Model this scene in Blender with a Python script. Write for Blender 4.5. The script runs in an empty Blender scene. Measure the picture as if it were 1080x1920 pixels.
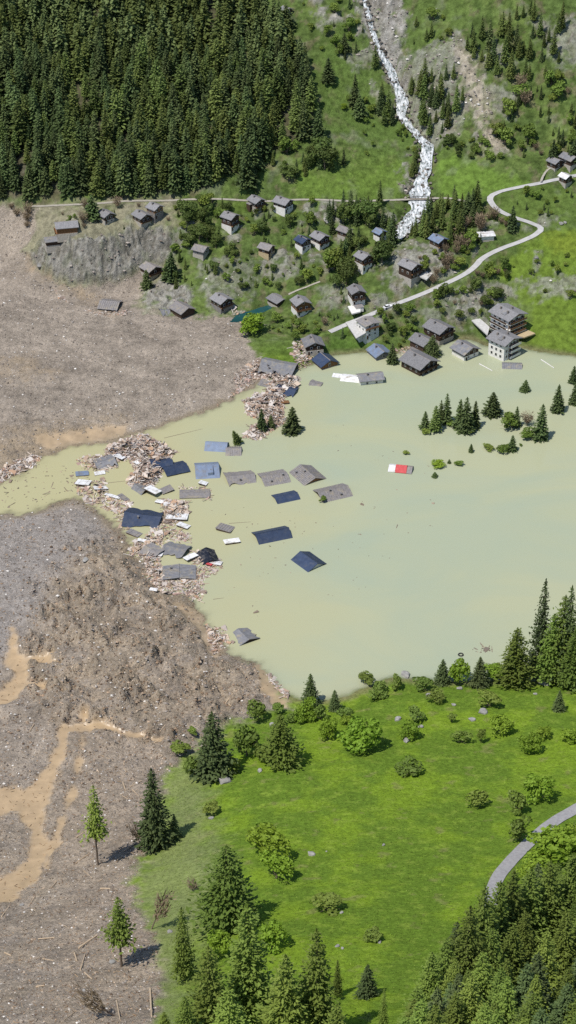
import bpy, math, random
import numpy as np
from mathutils import Vector, Matrix, Euler

random.seed(11)
rng = np.random.default_rng(11)
scene = bpy.context.scene
COL = scene.collection

# ------------------------------------------------------------------ camera, sky, sun, exposure
FPX, CW, CH = 4000.0, 1080.0, 1920.0          # focal length in pixels of the 1080 x 1920 frame
CAMZ, PITCH = 477.0, math.radians(33.0)
cam_d = bpy.data.cameras.new("camera")
cam_d.sensor_fit = 'HORIZONTAL'; cam_d.sensor_width = 36.0
cam_d.lens = 36.0 * FPX / CW
cam_d.clip_start = 1.0; cam_d.clip_end = 20000.0
cam = bpy.data.objects.new("camera", cam_d); COL.objects.link(cam)
cam.location = (0, 0, CAMZ); cam.rotation_euler = (math.radians(90.0) - PITCH, 0, 0)
scene.camera = cam

SUN_EL, SUN_TRAVEL = math.radians(62.0), (0.72, 0.69)     # light travels to the right and away
world = bpy.data.worlds.new("World"); scene.world = world; world.use_nodes = True
wn = world.node_tree; bg = wn.nodes["Background"]
sky = wn.nodes.new("ShaderNodeTexSky"); sky.sky_type = 'NISHITA'; sky.sun_disc = False
sky.sun_elevation = SUN_EL; sky.altitude = 1500.0
sky.sun_rotation = math.atan2(-SUN_TRAVEL[0], -SUN_TRAVEL[1])
wn.links.new(sky.outputs[0], bg.inputs[0]); bg.inputs[1].default_value = 0.12
sun_d = bpy.data.lights.new("sun", 'SUN'); sun_d.energy = 3.7; sun_d.angle = math.radians(0.5)
sun_d.color = (1.0, 0.95, 0.87)
sun = bpy.data.objects.new("sun", sun_d); COL.objects.link(sun)
_d = Vector((SUN_TRAVEL[0] * math.cos(SUN_EL), SUN_TRAVEL[1] * math.cos(SUN_EL), -math.sin(SUN_EL)))
sun.rotation_euler = _d.to_track_quat('-Z', 'Y').to_euler(); sun.location = (-200, 300, 500)
vs = scene.view_settings; vs.view_transform = 'Standard'; vs.look = 'None'; vs.gamma = 1.0
vs.exposure = 0.32; vs.use_curve_mapping = False
scene.render.engine = 'CYCLES'; scene.cycles.use_denoising = False
scene.cycles.max_bounces = 5; scene.cycles.diffuse_bounces = 2; scene.cycles.glossy_bounces = 2
scene.cycles.transmission_bounces = 3; scene.cycles.transparent_max_bounces = 4

# ------------------------------------------------------------------ small maths
CP, SP = math.cos(PITCH), math.sin(PITCH)
def project(x, y, z):
    dz = z - CAMZ
    zc = y * CP - dz * SP
    yc = y * SP + dz * CP
    return 540 + FPX * x / zc, 960 - FPX * yc / zc
def ray(u, v):
    return np.array([u - 540.0, FPX * CP + (960 - v) * SP, -FPX * SP + (960 - v) * CP])
def unproj(u, v, z=0.0):
    d = ray(u, v); t = (z - CAMZ) / d[2]
    return d[0] * t, d[1] * t
def sstep(a, b, x):
    t = np.clip((x - a) / (b - a), 0, 1); return t * t * (3 - 2 * t)
_perm = np.random.default_rng(5).permutation(4096)
_grad = np.random.default_rng(6).uniform(0, 2 * np.pi, 4096)
_gx, _gy = np.cos(_grad), np.sin(_grad)
def gnoise(x, y):
    xi = np.floor(x).astype(np.int64); yi = np.floor(y).astype(np.int64)
    xf = x - xi; yf = y - yi
    def g(ix, iy, fx, fy):
        h = _perm[(_perm[ix & 4095] + iy) & 4095]
        return _gx[h] * fx + _gy[h] * fy
    u = xf * xf * xf * (xf * (xf * 6 - 15) + 10); v = yf * yf * yf * (yf * (yf * 6 - 15) + 10)
    a = g(xi, yi, xf, yf); b = g(xi + 1, yi, xf - 1, yf)
    c = g(xi, yi + 1, xf, yf - 1); d = g(xi + 1, yi + 1, xf - 1, yf - 1)
    return ((a + u * (b - a)) + v * ((c + u * (d - c)) - (a + u * (b - a)))) * 1.5
def fbm(x, y, n=4, gain=0.5):
    s = np.zeros_like(x); a = 1.0; f = 1.0
    for i in range(n):
        s = s + a * gnoise(x * f + 17.3 * i, y * f - 9.1 * i); a *= gain; f *= 2.03
    return s
def ridged(x, y, n=4):
    s = np.zeros_like(x); a = 1.0; f = 1.0
    for i in range(n):
        s = s + a * (1 - 2 * np.abs(gnoise(x * f + 31.7 * i, y * f + 5.9 * i))); a *= 0.5; f *= 2.1
    return s
def sdf(px, py, poly):                      # signed distance, positive inside
    P = np.asarray(poly, float); n = len(P)
    d2 = np.full(px.shape, 1e18); inside = np.zeros(px.shape, bool)
    for i in range(n):
        ax, ay = P[i]; bx, by = P[(i + 1) % n]
        ex, ey = bx - ax, by - ay
        wx, wy = px - ax, py - ay
        t = np.clip((wx * ex + wy * ey) / (ex * ex + ey * ey + 1e-9), 0, 1)
        d2 = np.minimum(d2, (wx - ex * t) ** 2 + (wy - ey * t) ** 2)
        c = ((ay > py) != (by > py)) & (px < (bx - ax) * (py - ay) / (by - ay + 1e-12) + ax)
        inside ^= c
    d = np.sqrt(d2)
    return np.where(inside, d, -d)
def dline(px, py, pts):                     # distance to polyline and value (3rd column on) at the foot
    P = np.asarray(pts, float); best = np.full(px.shape, 1e18); val = np.zeros(px.shape)
    wid = np.zeros(px.shape)
    for i in range(len(P) - 1):
        ax, ay = P[i, :2]; bx, by = P[i + 1, :2]
        ex, ey = bx - ax, by - ay
        wx, wy = px - ax, py - ay
        t = np.clip((wx * ex + wy * ey) / (ex * ex + ey * ey + 1e-9), 0, 1)
        d = (wx - ex * t) ** 2 + (wy - ey * t) ** 2
        m = d < best
        best = np.where(m, d, best)
        val = np.where(m, P[i, 2] + (P[i + 1, 2] - P[i, 2]) * t, val)
        wid = np.where(m, P[i, 3] + (P[i + 1, 3] - P[i, 3]) * t, wid)
    return np.sqrt(best), val, wid
def lin(r, g, b):
    f = lambda c: c / 12.92 if c <= 0.04045 else ((c + 0.055) / 1.055) ** 2.4
    return (f(r / 255.0), f(g / 255.0), f(b / 255.0))

# ------------------------------------------------------------------ mesh + object helpers
def tag(o, label=None, cat=None, group=None, kind=None):
    if label: o["label"] = label
    if cat: o["category"] = cat
    if group: o["group"] = group
    if kind: o["kind"] = kind
    return o
def np_mesh(name, V, F, mat=None, smooth=False, vcol=None, fcol=None):
    V = np.asarray(V, np.float32).reshape(-1, 3); F = np.asarray(F, np.int32)
    k = F.shape[1]; n = len(F)
    me = bpy.data.meshes.new(name)
    me.vertices.add(len(V)); me.vertices.foreach_set("co", V.ravel())
    me.loops.add(n * k); me.loops.foreach_set("vertex_index", F.ravel())
    me.polygons.add(n)
    me.polygons.foreach_set("loop_start", np.arange(0, n * k, k, dtype=np.int32))
    me.polygons.foreach_set("loop_total", np.full(n, k, np.int32))
    me.polygons.foreach_set("use_smooth", np.full(n, smooth, bool))
    if vcol is not None:
        a = me.attributes.new("Col", 'FLOAT_COLOR', 'POINT')
        a.data.foreach_set("color", np.c_[vcol, np.ones(len(V))].astype(np.float32).ravel())
    if fcol is not None:
        a = me.attributes.new("Col", 'FLOAT_COLOR', 'FACE')
        a.data.foreach_set("color", np.c_[fcol, np.ones(n)].astype(np.float32).ravel())
    me.update(calc_edges=True); me.validate(verbose=False)
    if mat: me.materials.append(mat)
    return me
def link(name, me, parent=None, loc=None, rot=None):
    o = bpy.data.objects.new(name, me); COL.objects.link(o)
    if parent is not None: o.parent = parent
    if loc is not None: o.location = loc
    if rot is not None: o.rotation_euler = rot
    return o
def empty(name, loc, rz=0.0):
    o = bpy.data.objects.new(name, None); COL.objects.link(o)
    o.empty_display_size = 0.5; o.location = loc; o.rotation_euler = (0, 0, rz)
    return o
class MB:
    def __init__(s): s.V = []; s.F = []
    def poly(s, pts, faces):
        b = len(s.V); s.V += [tuple(p) for p in pts]; s.F += [tuple(b + i for i in f) for f in faces]
    def box(s, c, size, M=None):
        x, y, z = size[0] / 2, size[1] / 2, size[2] / 2
        pts = [Vector((sx * x, sy * y, sz * z)) for sz in (-1, 1) for sy in (-1, 1) for sx in (-1, 1)]
        if M is not None: pts = [M @ p for p in pts]
        c = Vector(c)
        s.poly([p + c for p in pts], [(0, 2, 3, 1), (4, 5, 7, 6), (0, 1, 5, 4), (2, 6, 7, 3), (0, 4, 6, 2), (1, 3, 7, 5)])
    def extrude_x(s, prof, x0, x1):          # profile in (y,z), closed loop, swept along x
        n = len(prof)
        pts = [(x0, p[0], p[1]) for p in prof] + [(x1, p[0], p[1]) for p in prof]
        fs = [(i, (i + 1) % n, n + (i + 1) % n, n + i) for i in range(n)]
        fs += [tuple(reversed(range(n))), tuple(range(n, 2 * n))]
        s.poly(pts, fs)
    def build(s, name, mat, parent=None, smooth=False):
        me = bpy.data.meshes.new(name); me.from_pydata(s.V, [], s.F)
        if mat: me.materials.append(mat)
        import bmesh
        bm = bmesh.new(); bm.from_mesh(me); bmesh.ops.recalc_face_normals(bm, faces=bm.faces); bm.to_mesh(me); bm.free()
        if smooth: me.polygons.foreach_set("use_smooth", [True] * len(me.polygons))
        return link(name, me, parent)

# ------------------------------------------------------------------ materials
MATS = {}
def _mat(name):
    m = bpy.data.materials.new(name); m.use_nodes = True
    nt = m.node_tree; b = nt.nodes["Principled BSDF"]
    MATS[name] = m
    return m, nt, b, (lambda t: nt.nodes.new(t)), nt.links.new
def pmat(name, c1, c2=None, scale=1.0, rough=0.85, spec=0.2, bump=0.0, bscale=None, bdist=0.1, attr=False, var=0.35,
         rand=0.0, transl=0.0, detail=4.0, stretch=None, metallic=0.0, hue=0.0, stain=None):
    m, nt, b, N, L = _mat(name)
    b.inputs["Roughness"].default_value = rough; b.inputs["Specular IOR Level"].default_value = spec
    b.inputs["Metallic"].default_value = metallic
    tc = N("ShaderNodeTexCoord")
    co = tc.outputs["Object"]
    if stretch:
        mp = N("ShaderNodeMapping"); mp.inputs["Scale"].default_value = stretch; L(co, mp.inputs[0]); co = mp.outputs[0]
    nz = N("ShaderNodeTexNoise"); nz.inputs["Scale"].default_value = scale; nz.inputs["Detail"].default_value = detail
    nz.inputs["Roughness"].default_value = 0.65
    L(co, nz.inputs["Vector"])
    if attr:
        at = N("ShaderNodeAttribute"); at.attribute_name = "Col"
        mr = N("ShaderNodeMapRange"); L(nz.outputs["Fac"], mr.inputs[0])
        mr.inputs[1].default_value = 0.25; mr.inputs[2].default_value = 0.75
        mr.inputs[3].default_value = 1 - var; mr.inputs[4].default_value = 1 + var
        mx = N("ShaderNodeVectorMath"); mx.operation = 'SCALE'
        L(at.outputs["Color"], mx.inputs[0]); L(mr.outputs[0], mx.inputs["Scale"])
        out = mx.outputs[0]
    else:
        cr = N("ShaderNodeMix"); cr.data_type = 'RGBA'
        mr = N("ShaderNodeMapRange"); L(nz.outputs["Fac"], mr.inputs[0])
        mr.inputs[1].default_value = 0.32; mr.inputs[2].default_value = 0.68
        L(mr.outputs[0], cr.inputs["Factor"])
        cr.inputs["A"].default_value = (*c1, 1); cr.inputs["B"].default_value = (*(c2 or c1), 1)
        out = cr.outputs["Result"]
    if stain:
        ns = N("ShaderNodeTexNoise"); ns.inputs["Scale"].default_value = 0.45; ns.inputs["Detail"].default_value = 7; ns.inputs["Roughness"].default_value = 0.7
        gp = N("ShaderNodeNewGeometry"); L(gp.outputs["Position"], ns.inputs["Vector"])
        rs = N("ShaderNodeMapRange"); L(ns.outputs["Fac"], rs.inputs[0]); rs.inputs[1].default_value = 0.50; rs.inputs[2].default_value = 0.66; rs.inputs[4].default_value = 0.75
        xs = N("ShaderNodeMix"); xs.data_type = 'RGBA'; L(rs.outputs[0], xs.inputs["Factor"]); L(out, xs.inputs["A"]); xs.inputs["B"].default_value = (*stain, 1); out = xs.outputs["Result"]
    if rand or hue:
        oi = N("ShaderNodeObjectInfo"); hs = N("ShaderNodeHueSaturation")
        m2 = N("ShaderNodeMapRange"); L(oi.outputs["Random"], m2.inputs[0])
        m2.inputs[3].default_value = 1 - rand; m2.inputs[4].default_value = 1 + rand
        L(m2.outputs[0], hs.inputs["Value"])
        if hue:
            wnz = N("ShaderNodeTexWhiteNoise"); wnz.noise_dimensions = '1D'; L(oi.outputs["Random"], wnz.inputs["W"])
            m3 = N("ShaderNodeMapRange"); L(wnz.outputs["Value"], m3.inputs[0])
            m3.inputs[3].default_value = 0.5 - hue; m3.inputs[4].default_value = 0.5 + hue
            L(m3.outputs[0], hs.inputs["Hue"])
        L(out, hs.inputs["Color"]); out = hs.outputs[0]
    L(out, b.inputs["Base Color"])
    if bump:
        n2 = N("ShaderNodeTexNoise"); n2.inputs["Scale"].default_value = bscale or scale * 3
        n2.inputs["Detail"].default_value = 5; n2.inputs["Roughness"].default_value = 0.7; L(co, n2.inputs["Vector"])
        bp = N("ShaderNodeBump"); bp.inputs["Strength"].default_value = bump; bp.inputs["Distance"].default_value = bdist
        L(n2.outputs["Fac"], bp.inputs["Height"]); L(bp.outputs[0], b.inputs["Normal"])
    if transl:
        tr = N("ShaderNodeBsdfTranslucent"); ms = N("ShaderNodeMixShader"); ms.inputs[0].default_value = transl
        L(out, tr.inputs[0]); L(b.outputs[0], ms.inputs[1]); L(tr.outputs[0], ms.inputs[2])
        L(ms.outputs[0], nt.nodes["Material Output"].inputs["Surface"])
    return m
M_grass = pmat("grass_ground", None, attr=True, scale=0.8, var=0.45, detail=9, bump=0.7, bscale=1.3, bdist=0.6, rough=0.95, spec=0.05)
M_wild = pmat("wild_ground", None, attr=True, scale=0.35, var=0.6, detail=9, bump=0.9, bscale=0.7, bdist=1.2, rough=0.95, spec=0.05)
M_debris = pmat("debris_ground", None, attr=True, scale=1.3, var=0.42, detail=10, bump=1.0, bscale=1.3, bdist=1.0, rough=0.95, spec=0.1)
M_mud = pmat("wet_mud", None, attr=True, scale=0.25, var=0.14, detail=5, bump=0.25, bscale=0.5, bdist=0.25, rough=0.38, spec=0.4)
M_rock = pmat("rock_ground", None, attr=True, scale=0.45, var=0.6, detail=9, bump=1.0, bscale=0.35, bdist=2.0, rough=0.9, spec=0.15, stretch=(1.1, 0.8, 0.7))
M_stone = pmat("stone", None, attr=True, scale=1.5, var=0.25, rough=0.9)
M_boulder = pmat("boulder_stone", (0.33, 0.32, 0.30), (0.18, 0.175, 0.165), scale=2.0, bump=0.6, bscale=4, rough=0.9, rand=0.15)
M_plank = pmat("plank_wood", None, attr=True, scale=2.5, var=0.25, rough=0.8)
M_spruce = pmat("spruce_needles", (0.064, 0.096, 0.034), (0.115, 0.155, 0.052), scale=0.7, rough=0.7, spec=0.2, rand=0.36, hue=0.016, transl=0.12)
M_larch = pmat("larch_needles", (0.140, 0.200, 0.034), (0.205, 0.275, 0.058), scale=0.7, rough=0.7, spec=0.2, rand=0.34, hue=0.012, transl=0.28)
M_larch_far = pmat("larch_needles_hill", (0.115, 0.160, 0.042), (0.185, 0.230, 0.066), scale=0.7, rough=0.7, spec=0.2, rand=0.34, hue=0.014, transl=0.25)
M_leaf = pmat("leaves", (0.135, 0.195, 0.030), (0.205, 0.270, 0.055), scale=1.2, rough=0.65, spec=0.25, rand=0.22, hue=0.015, transl=0.25)
M_leaf_hill = pmat("hill_leaves", (0.082, 0.122, 0.028), (0.140, 0.185, 0.046), scale=1.2, rough=0.65, spec=0.25, rand=0.28, hue=0.015, transl=0.25)
M_leafb = pmat("bright_leaves", (0.165, 0.265, 0.022), (0.240, 0.350, 0.040), scale=1.2, rough=0.65, spec=0.25, rand=0.15, hue=0.01, transl=0.3)
M_twig = pmat("bare_twigs", (0.17, 0.13, 0.085), (0.26, 0.20, 0.13), scale=1.0, rough=0.9, rand=0.2)
M_bark = pmat("bark", (0.13, 0.10, 0.075), (0.23, 0.18, 0.14), scale=3.0, rough=0.95, stretch=(1, 1, 0.2), bump=0.5)
M_wood_dark = pmat("dark_timber", (0.040, 0.025, 0.018), (0.085, 0.055, 0.038), scale=1.5, rough=0.8, stretch=(0.4, 0.4, 6), bump=0.4, bscale=3, rand=0.25)
M_wood_brown = pmat("brown_timber", (0.15, 0.075, 0.035), (0.25, 0.13, 0.06), scale=1.5, rough=0.75, stretch=(0.4, 0.4, 6), bump=0.4, bscale=3, rand=0.2)
M_plaster = pmat("white_plaster", (0.62, 0.60, 0.56), (0.76, 0.74, 0.70), scale=0.8, rough=0.9)
M_masonry = pmat("stone_masonry", (0.30, 0.27, 0.23), (0.48, 0.45, 0.40), scale=2.5, rough=0.95, bump=0.8, bscale=3)
M_slate = pmat("stone_slab_roof", (0.145, 0.143, 0.148), (0.25, 0.245, 0.25), scale=1.3, rough=0.8, bump=0.7, bscale=2.5, stretch=(1.6, 1, 1), rand=0.15)
M_slate_tan = pmat("weathered_slab_roof", (0.155, 0.145, 0.145), (0.255, 0.24, 0.238), scale=1.3, rough=0.85, bump=0.7, bscale=2.5, rand=0.1, stain=(0.30, 0.26, 0.19))
M_slate_blue = pmat("blue_metal_roof", (0.135, 0.175, 0.255), (0.185, 0.235, 0.33), scale=0.5, rough=0.55, spec=0.4, rand=0.08, stain=(0.16, 0.15, 0.14))
M_navy = pmat("navy_metal_roof", (0.020, 0.033, 0.068), (0.034, 0.052, 0.098), scale=0.6, rough=0.5, spec=0.4, rand=0.2, stain=(0.055, 0.065, 0.09))
M_black = pmat("black_metal_roof", (0.008, 0.010, 0.018), (0.016, 0.019, 0.03), scale=0.8, rough=0.5, spec=0.3, stain=(0.16, 0.15, 0.14))
M_grey_roof = pmat("grey_sheet_roof", (0.14, 0.142, 0.155), (0.215, 0.217, 0.23), scale=0.8, rough=0.7, rand=0.12, stain=(0.30, 0.26, 0.19))
M_white_sheet = pmat("white_sheet", (0.60, 0.60, 0.61), (0.78, 0.78, 0.78), scale=0.7, rough=0.6, rand=0.08, stain=(0.30, 0.26, 0.19))
M_red = pmat("red_roof", (0.42, 0.055, 0.06), (0.55, 0.10, 0.10), scale=1.0, rough=0.7)
M_glass = pmat("dark_glass", (0.015, 0.018, 0.022), (0.03, 0.034, 0.04), scale=0.5, rough=0.1, spec=0.5)
M_frame = pmat("window_frame", (0.55, 0.53, 0.50), (0.68, 0.66, 0.62), scale=2, rough=0.7)
M_concrete = pmat("pale_concrete", (0.42, 0.41, 0.39), (0.56, 0.55, 0.53), scale=0.9, rough=0.9, bump=0.2)
M_road = pmat("road_asphalt", (0.36, 0.355, 0.35), (0.46, 0.45, 0.44), scale=0.5, rough=0.9, bump=0.2)
M_track = pmat("gravel_track", (0.26, 0.24, 0.20), (0.40, 0.37, 0.32), scale=0.8, rough=0.95, bump=0.4)
M_lane = pmat("lane_asphalt", (0.26, 0.25, 0.255), (0.36, 0.35, 0.35), scale=0.9, rough=0.9, bump=0.3)
M_chim = pmat("chimney_brick", (0.16, 0.14, 0.13), (0.26, 0.23, 0.21), scale=3, rough=0.9)
M_carwhite = pmat("car_paint", (0.72, 0.72, 0.74), (0.78, 0.78, 0.8), scale=0.3, rough=0.3, spec=0.5)
M_tyre = pmat("rubber", (0.02, 0.02, 0.022), (0.04, 0.04, 0.042), scale=3, rough=0.8)
M_orange = pmat("orange_floor", (0.40, 0.31, 0.18), (0.48, 0.38, 0.24), scale=1.0, rough=0.8)
# silty lake water
def water_mat(name, ca, cb, cc, gx=True, rough=0.07):
    m, nt, b, N, L = _mat(name)
    tc = N("ShaderNodeTexCoord"); mp = N("ShaderNodeMapping"); mp.inputs["Scale"].default_value = (0.011, 0.022, 0.01)
    L(tc.outputs["Object"], mp.inputs[0])
    n1 = N("ShaderNodeTexNoise"); n1.inputs["Scale"].default_value = 1.0; n1.inputs["Detail"].default_value = 5
    n1.inputs["Distortion"].default_value = 1.2; L(mp.outputs[0], n1.inputs["Vector"])
    r1 = N("ShaderNodeMapRange"); r1.inputs[1].default_value = 0.35; r1.inputs[2].default_value = 0.65; L(n1.outputs["Fac"], r1.inputs[0])
    mx = N("ShaderNodeMix"); mx.data_type = 'RGBA'; L(r1.outputs[0], mx.inputs["Factor"])
    mx.inputs["A"].default_value = (*ca, 1); mx.inputs["B"].default_value = (*cb, 1)
    sx = N("ShaderNodeSeparateXYZ"); L(tc.outputs["Object"], sx.inputs[0])
    n2 = N("ShaderNodeTexNoise"); n2.inputs["Scale"].default_value = 0.02; n2.inputs["Detail"].default_value = 4; L(tc.outputs["Object"], n2.inputs["Vector"])
    ma = N("ShaderNodeMath"); ma.operation = 'MULTIPLY_ADD'; L(n2.outputs["Fac"], ma.inputs[0]); ma.inputs[1].default_value = 130.0; L(sx.outputs[0], ma.inputs[2])
    r2 = N("ShaderNodeMapRange"); L(ma.outputs[0], r2.inputs[0])
    r2.inputs[1].default_value = 100.0; r2.inputs[2].default_value = -10.0
    m2 = N("ShaderNodeMix"); m2.data_type = 'RGBA'; L(r2.outputs[0], m2.inputs["Factor"])
    L(mx.outputs["Result"], m2.inputs["A"]); m2.inputs["B"].default_value = (*cc, 1)
    L((m2 if gx else mx).outputs["Result"], b.inputs["Base Color"])
    b.inputs["Roughness"].default_value = rough; b.inputs["IOR"].default_value = 1.33
    if gx:
        at = N("ShaderNodeAttribute"); at.attribute_name = "Col"; tb = N("ShaderNodeBsdfTransparent"); ms = N("ShaderNodeMixShader")
        sp = N("ShaderNodeSeparateColor"); L(at.outputs["Color"], sp.inputs[0]); L(sp.outputs[0], ms.inputs[0])
        L(tb.outputs[0], ms.inputs[1]); L(b.outputs[0], ms.inputs[2]); L(ms.outputs[0], nt.nodes["Material Output"].inputs["Surface"])
        # wind-ruffled and calm patches
        n4 = N("ShaderNodeTexNoise"); n4.inputs["Scale"].default_value = 2.2; n4.inputs["Detail"].default_value = 4; n4.inputs["Distortion"].default_value = 0.8; L(mp.outputs[0], n4.inputs["Vector"])
        r4 = N("ShaderNodeMapRange"); L(n4.outputs["Fac"], r4.inputs[0]); r4.inputs[1].default_value = 0.35; r4.inputs[2].default_value = 0.65
        r4.inputs[3].default_value = 0.05; r4.inputs[4].default_value = 0.35; L(r4.outputs[0], b.inputs["Roughness"])
    n3 = N("ShaderNodeTexNoise"); n3.inputs["Scale"].default_value = 0.9; n3.inputs["Detail"].default_value = 3; L(tc.outputs["Object"], n3.inputs["Vector"])
    bp = N("ShaderNodeBump"); bp.inputs["Strength"].default_value = 0.06; bp.inputs["Distance"].default_value = 0.15
    L(n3.outputs["Fac"], bp.inputs["Height"]); L(bp.outputs[0], b.inputs["Normal"])
    return m
M_lake = water_mat("lake_water", (0.372, 0.385, 0.248), (0.326, 0.366, 0.262), (0.398, 0.374, 0.212))
M_pool = water_mat("pool_water", (0.010, 0.045, 0.050), (0.018, 0.075, 0.078), (0, 0, 0), gx=False)
# white water
def foam_mat():
    m, nt, b, N, L = _mat("white_water")
    tc = N("ShaderNodeTexCoord"); mp = N("ShaderNodeMapping"); mp.inputs["Scale"].default_value = (1.3, 0.45, 0.45); L(tc.outputs["Object"], mp.inputs[0])
    n1 = N("ShaderNodeTexNoise"); n1.inputs["Scale"].default_value = 0.8; n1.inputs["Detail"].default_value = 9; n1.inputs["Distortion"].default_value = 0.6
    n1.inputs["Roughness"].default_value = 0.75; L(mp.outputs[0], n1.inputs["Vector"])
    cr = N("ShaderNodeValToRGB"); e = cr.color_ramp.elements
    e[0].position = 0.41; e[0].color = (0.10, 0.135, 0.13, 1); e[1].position = 0.57; e[1].color = (0.76, 0.78, 0.80, 1)
    L(n1.outputs["Fac"], cr.inputs[0]); L(cr.outputs[0], b.inputs["Base Color"]); b.inputs["Roughness"].default_value = 0.5
    bp = N("ShaderNodeBump"); bp.inputs["Strength"].default_value = 1.0; bp.inputs["Distance"].default_value = 0.8
    L(n1.outputs["Fac"], bp.inputs["Height"]); L(bp.outputs[0], b.inputs["Normal"])
    return m
M_foam = foam_mat()
# ------------------------------------------------------------------ terrain: one height field
CTRL = [  # (u, v, z): heights above the lake at points of the valley
 (-300,950,2),(-300,600,9),(-300,420,18),(0,450,14),(0,600,7.5),(0,700,6),(0,800,4),(0,870,2),(150,600,5),(300,620,3.5),(420,640,3),
 (200,700,4.5),(100,800,3),(250,780,2.2),(350,740,2),(150,560,5.5),(60,520,9),(0,395,26),(60,395,28),(-300,390,30),
 # village knoll and crags
 (40,455,16),(70,500,9),(110,528,7),(150,535,6.5),(210,530,6.5),(255,520,7),(300,510,9),(240,560,5.5),
 (85,448,22),(120,445,27),(160,445,27.5),(210,440,28),(260,428,28.5),(310,428,27),(120,430,29),(200,415,30),(290,400,31),
 (330,470,19),(330,440,25),(380,480,18),(430,430,25),(420,500,15),(480,470,20),(480,390,30),(520,520,12),(560,480,19),(560,420,27),
 (290,530,9),(330,540,8),(300,585,4),(350,590,3.5),(420,590,3.2),(450,605,3),(420,560,7),(360,530,10.5),
 (480,585,3),(520,575,4.5),(560,595,5),(590,620,4),(600,645,3),(560,660,2),(640,650,2),(700,650,2),(690,620,5),
 (640,560,11),(600,520,15),(640,480,19),(660,430,25),(700,520,16),(680,500,18.5),(740,520,18),(720,560,11.5),(770,520,17),
 (770,470,24),(820,500,21),(760,600,6.5),(800,590,8),(800,640,3),(850,620,4),(860,570,11),(900,600,6.5),(940,620,2.2),(940,590,5.5),(960,560,10),
 (900,520,18),(900,470,24),(830,450,26),(1010,425,30),(1000,480,23),(1000,560,12),(1000,620,5),(1080,640,3),(1080,560,13),(1080,480,24),(1080,420,31),
 (1300,640,6),(1300,480,26),(1300,350,44),
 # upper slope
 (0,380,30),(150,381,32),(300,377,33),(450,376,33),(600,376,33),(700,376,32),(790,385,30),(760,420,26),(860,378,32.5),(930,385,34),(1000,345,41),(1080,330,43),
 (0,200,62),(0,0,94),(250,200,62),(250,0,95),(450,200,61),(450,0,95),(600,300,45),(600,200,61),(600,100,78),(600,0,96),
 (780,300,42),(750,200,57),(720,100,76),(690,20,92),(850,300,44),(850,200,62),(850,100,81),(850,0,100),(1000,200,63),(1000,100,82),(1080,0,101),(1080,150,73),
 (-300,200,62),(-300,0,95),(1300,200,68),(1300,0,102),(0,-150,124),(540,-150,126),(1080,-150,132),(540,-500,215),(-300,-500,210),(1300,-500,220),
 # near shore and meadow
 (560,1312,0.4),(700,1300,2.5),(800,1290,2),(1000,1285,3),(1300,1290,3),(600,1335,3.5),(500,1330,3),(450,1380,7),(520,1400,12),(600,1400,13.5),(700,1400,14),
 (850,1350,8.5),(850,1420,16),(1000,1350,9),(1000,1420,17),(1080,1400,15),(430,1450,16),(520,1460,21),(700,1480,24),(900,1500,27),(1080,1500,29),
 (350,1430,9),(330,1500,14.5),(300,1600,24),(400,1600,34),(600,1600,39),(800,1600,40),(1000,1600,43),(1080,1600,45),
 (300,1700,37),(500,1750,60),(700,1750,62),(900,1750,64),(1080,1750,68),(300,1850,60),(500,1920,88),(700,1920,89),(1080,1920,97),(1300,1920,97),(1300,1500,30),(1300,1700,56),
 # lower debris field
 (0,985,1.2),(80,970,1.4),(180,990,2),(0,1100,5.5),(100,1050,4.5),(200,1060,6),(260,1120,5),(330,1160,4),(380,1220,3.5),(450,1270,3),(100,1180,8),(200,1200,9.5),(300,1260,7),
 (0,1250,6),(30,1330,6.5),(150,1330,9),(250,1330,8.5),(350,1330,6),(430,1330,4),(0,1420,8),(100,1420,9),(200,1420,9.5),(300,1400,8),(0,1500,8.5),(60,1520,9),(150,1520,13),(230,1530,15.5),
 (0,1600,14),(60,1600,13.5),(150,1620,20),(230,1620,24),(0,1680,18),(100,1700,28),(200,1720,37),(0,1800,38),(150,1850,54),(0,1920,60),(200,1920,72),(-300,1100,6),(-300,1400,10),(-300,1700,24),(-300,1920,58),
 (540,2150,135),(0,2150,112),(1080,2150,142),(540,2500,230),(-300,2500,215),(1300,2500,235),
]
_c = np.array(CTRL, float)
_cx, _cy = np.array([unproj(u, v, z) for u, v, z in CTRL]).T
_K = 9.0
def _phi(r2): return np.sqrt(r2 + _K * _K)
_n = len(_c)
_A = np.zeros((_n + 3, _n + 3))
_A[:_n, :_n] = _phi((_cx[:, None] - _cx) ** 2 + (_cy[:, None] - _cy) ** 2) - 1.5 * np.eye(_n)
_P = np.c_[np.ones(_n), _cx / 100, _cy / 100]; _A[:_n, _n:] = _P; _A[_n:, :_n] = _P.T
_w = np.linalg.solve(_A, np.r_[_c[:, 2], 0, 0, 0])
def base_height(x, y):
    s = _w[_n] + _w[_n + 1] * x / 100 + _w[_n + 2] * y / 100
    for i in range(_n): s = s + _w[i] * _phi((x - _cx[i]) ** 2 + (y - _cy[i]) ** 2)
    return s
def axis(segs):
    out = [segs[0][0]]
    for a, b, st in segs:
        n = max(1, int(round((b - a) / st))); out += list(a + (b - a) * (np.arange(n) + 1) / n)
    return np.array(out)
XS = axis([(-2500, -700, 300), (-700, -280, 35), (-280, -185, 4), (-185, 185, 0.75), (185, 280, 4), (280, 700, 35), (700, 2500, 300)])
YS = axis([(-600, 100, 100), (100, 330, 12), (330, 350, 2), (350, 560, 0.55), (560, 620, 0.7), (620, 850, 0.85), (850, 985, 0.6), (985, 1105, 0.8), (1105, 1160, 3), (1160, 1600, 25), (1600, 3200, 200)])
GX, GY = np.meshgrid(XS, YS)
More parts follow.
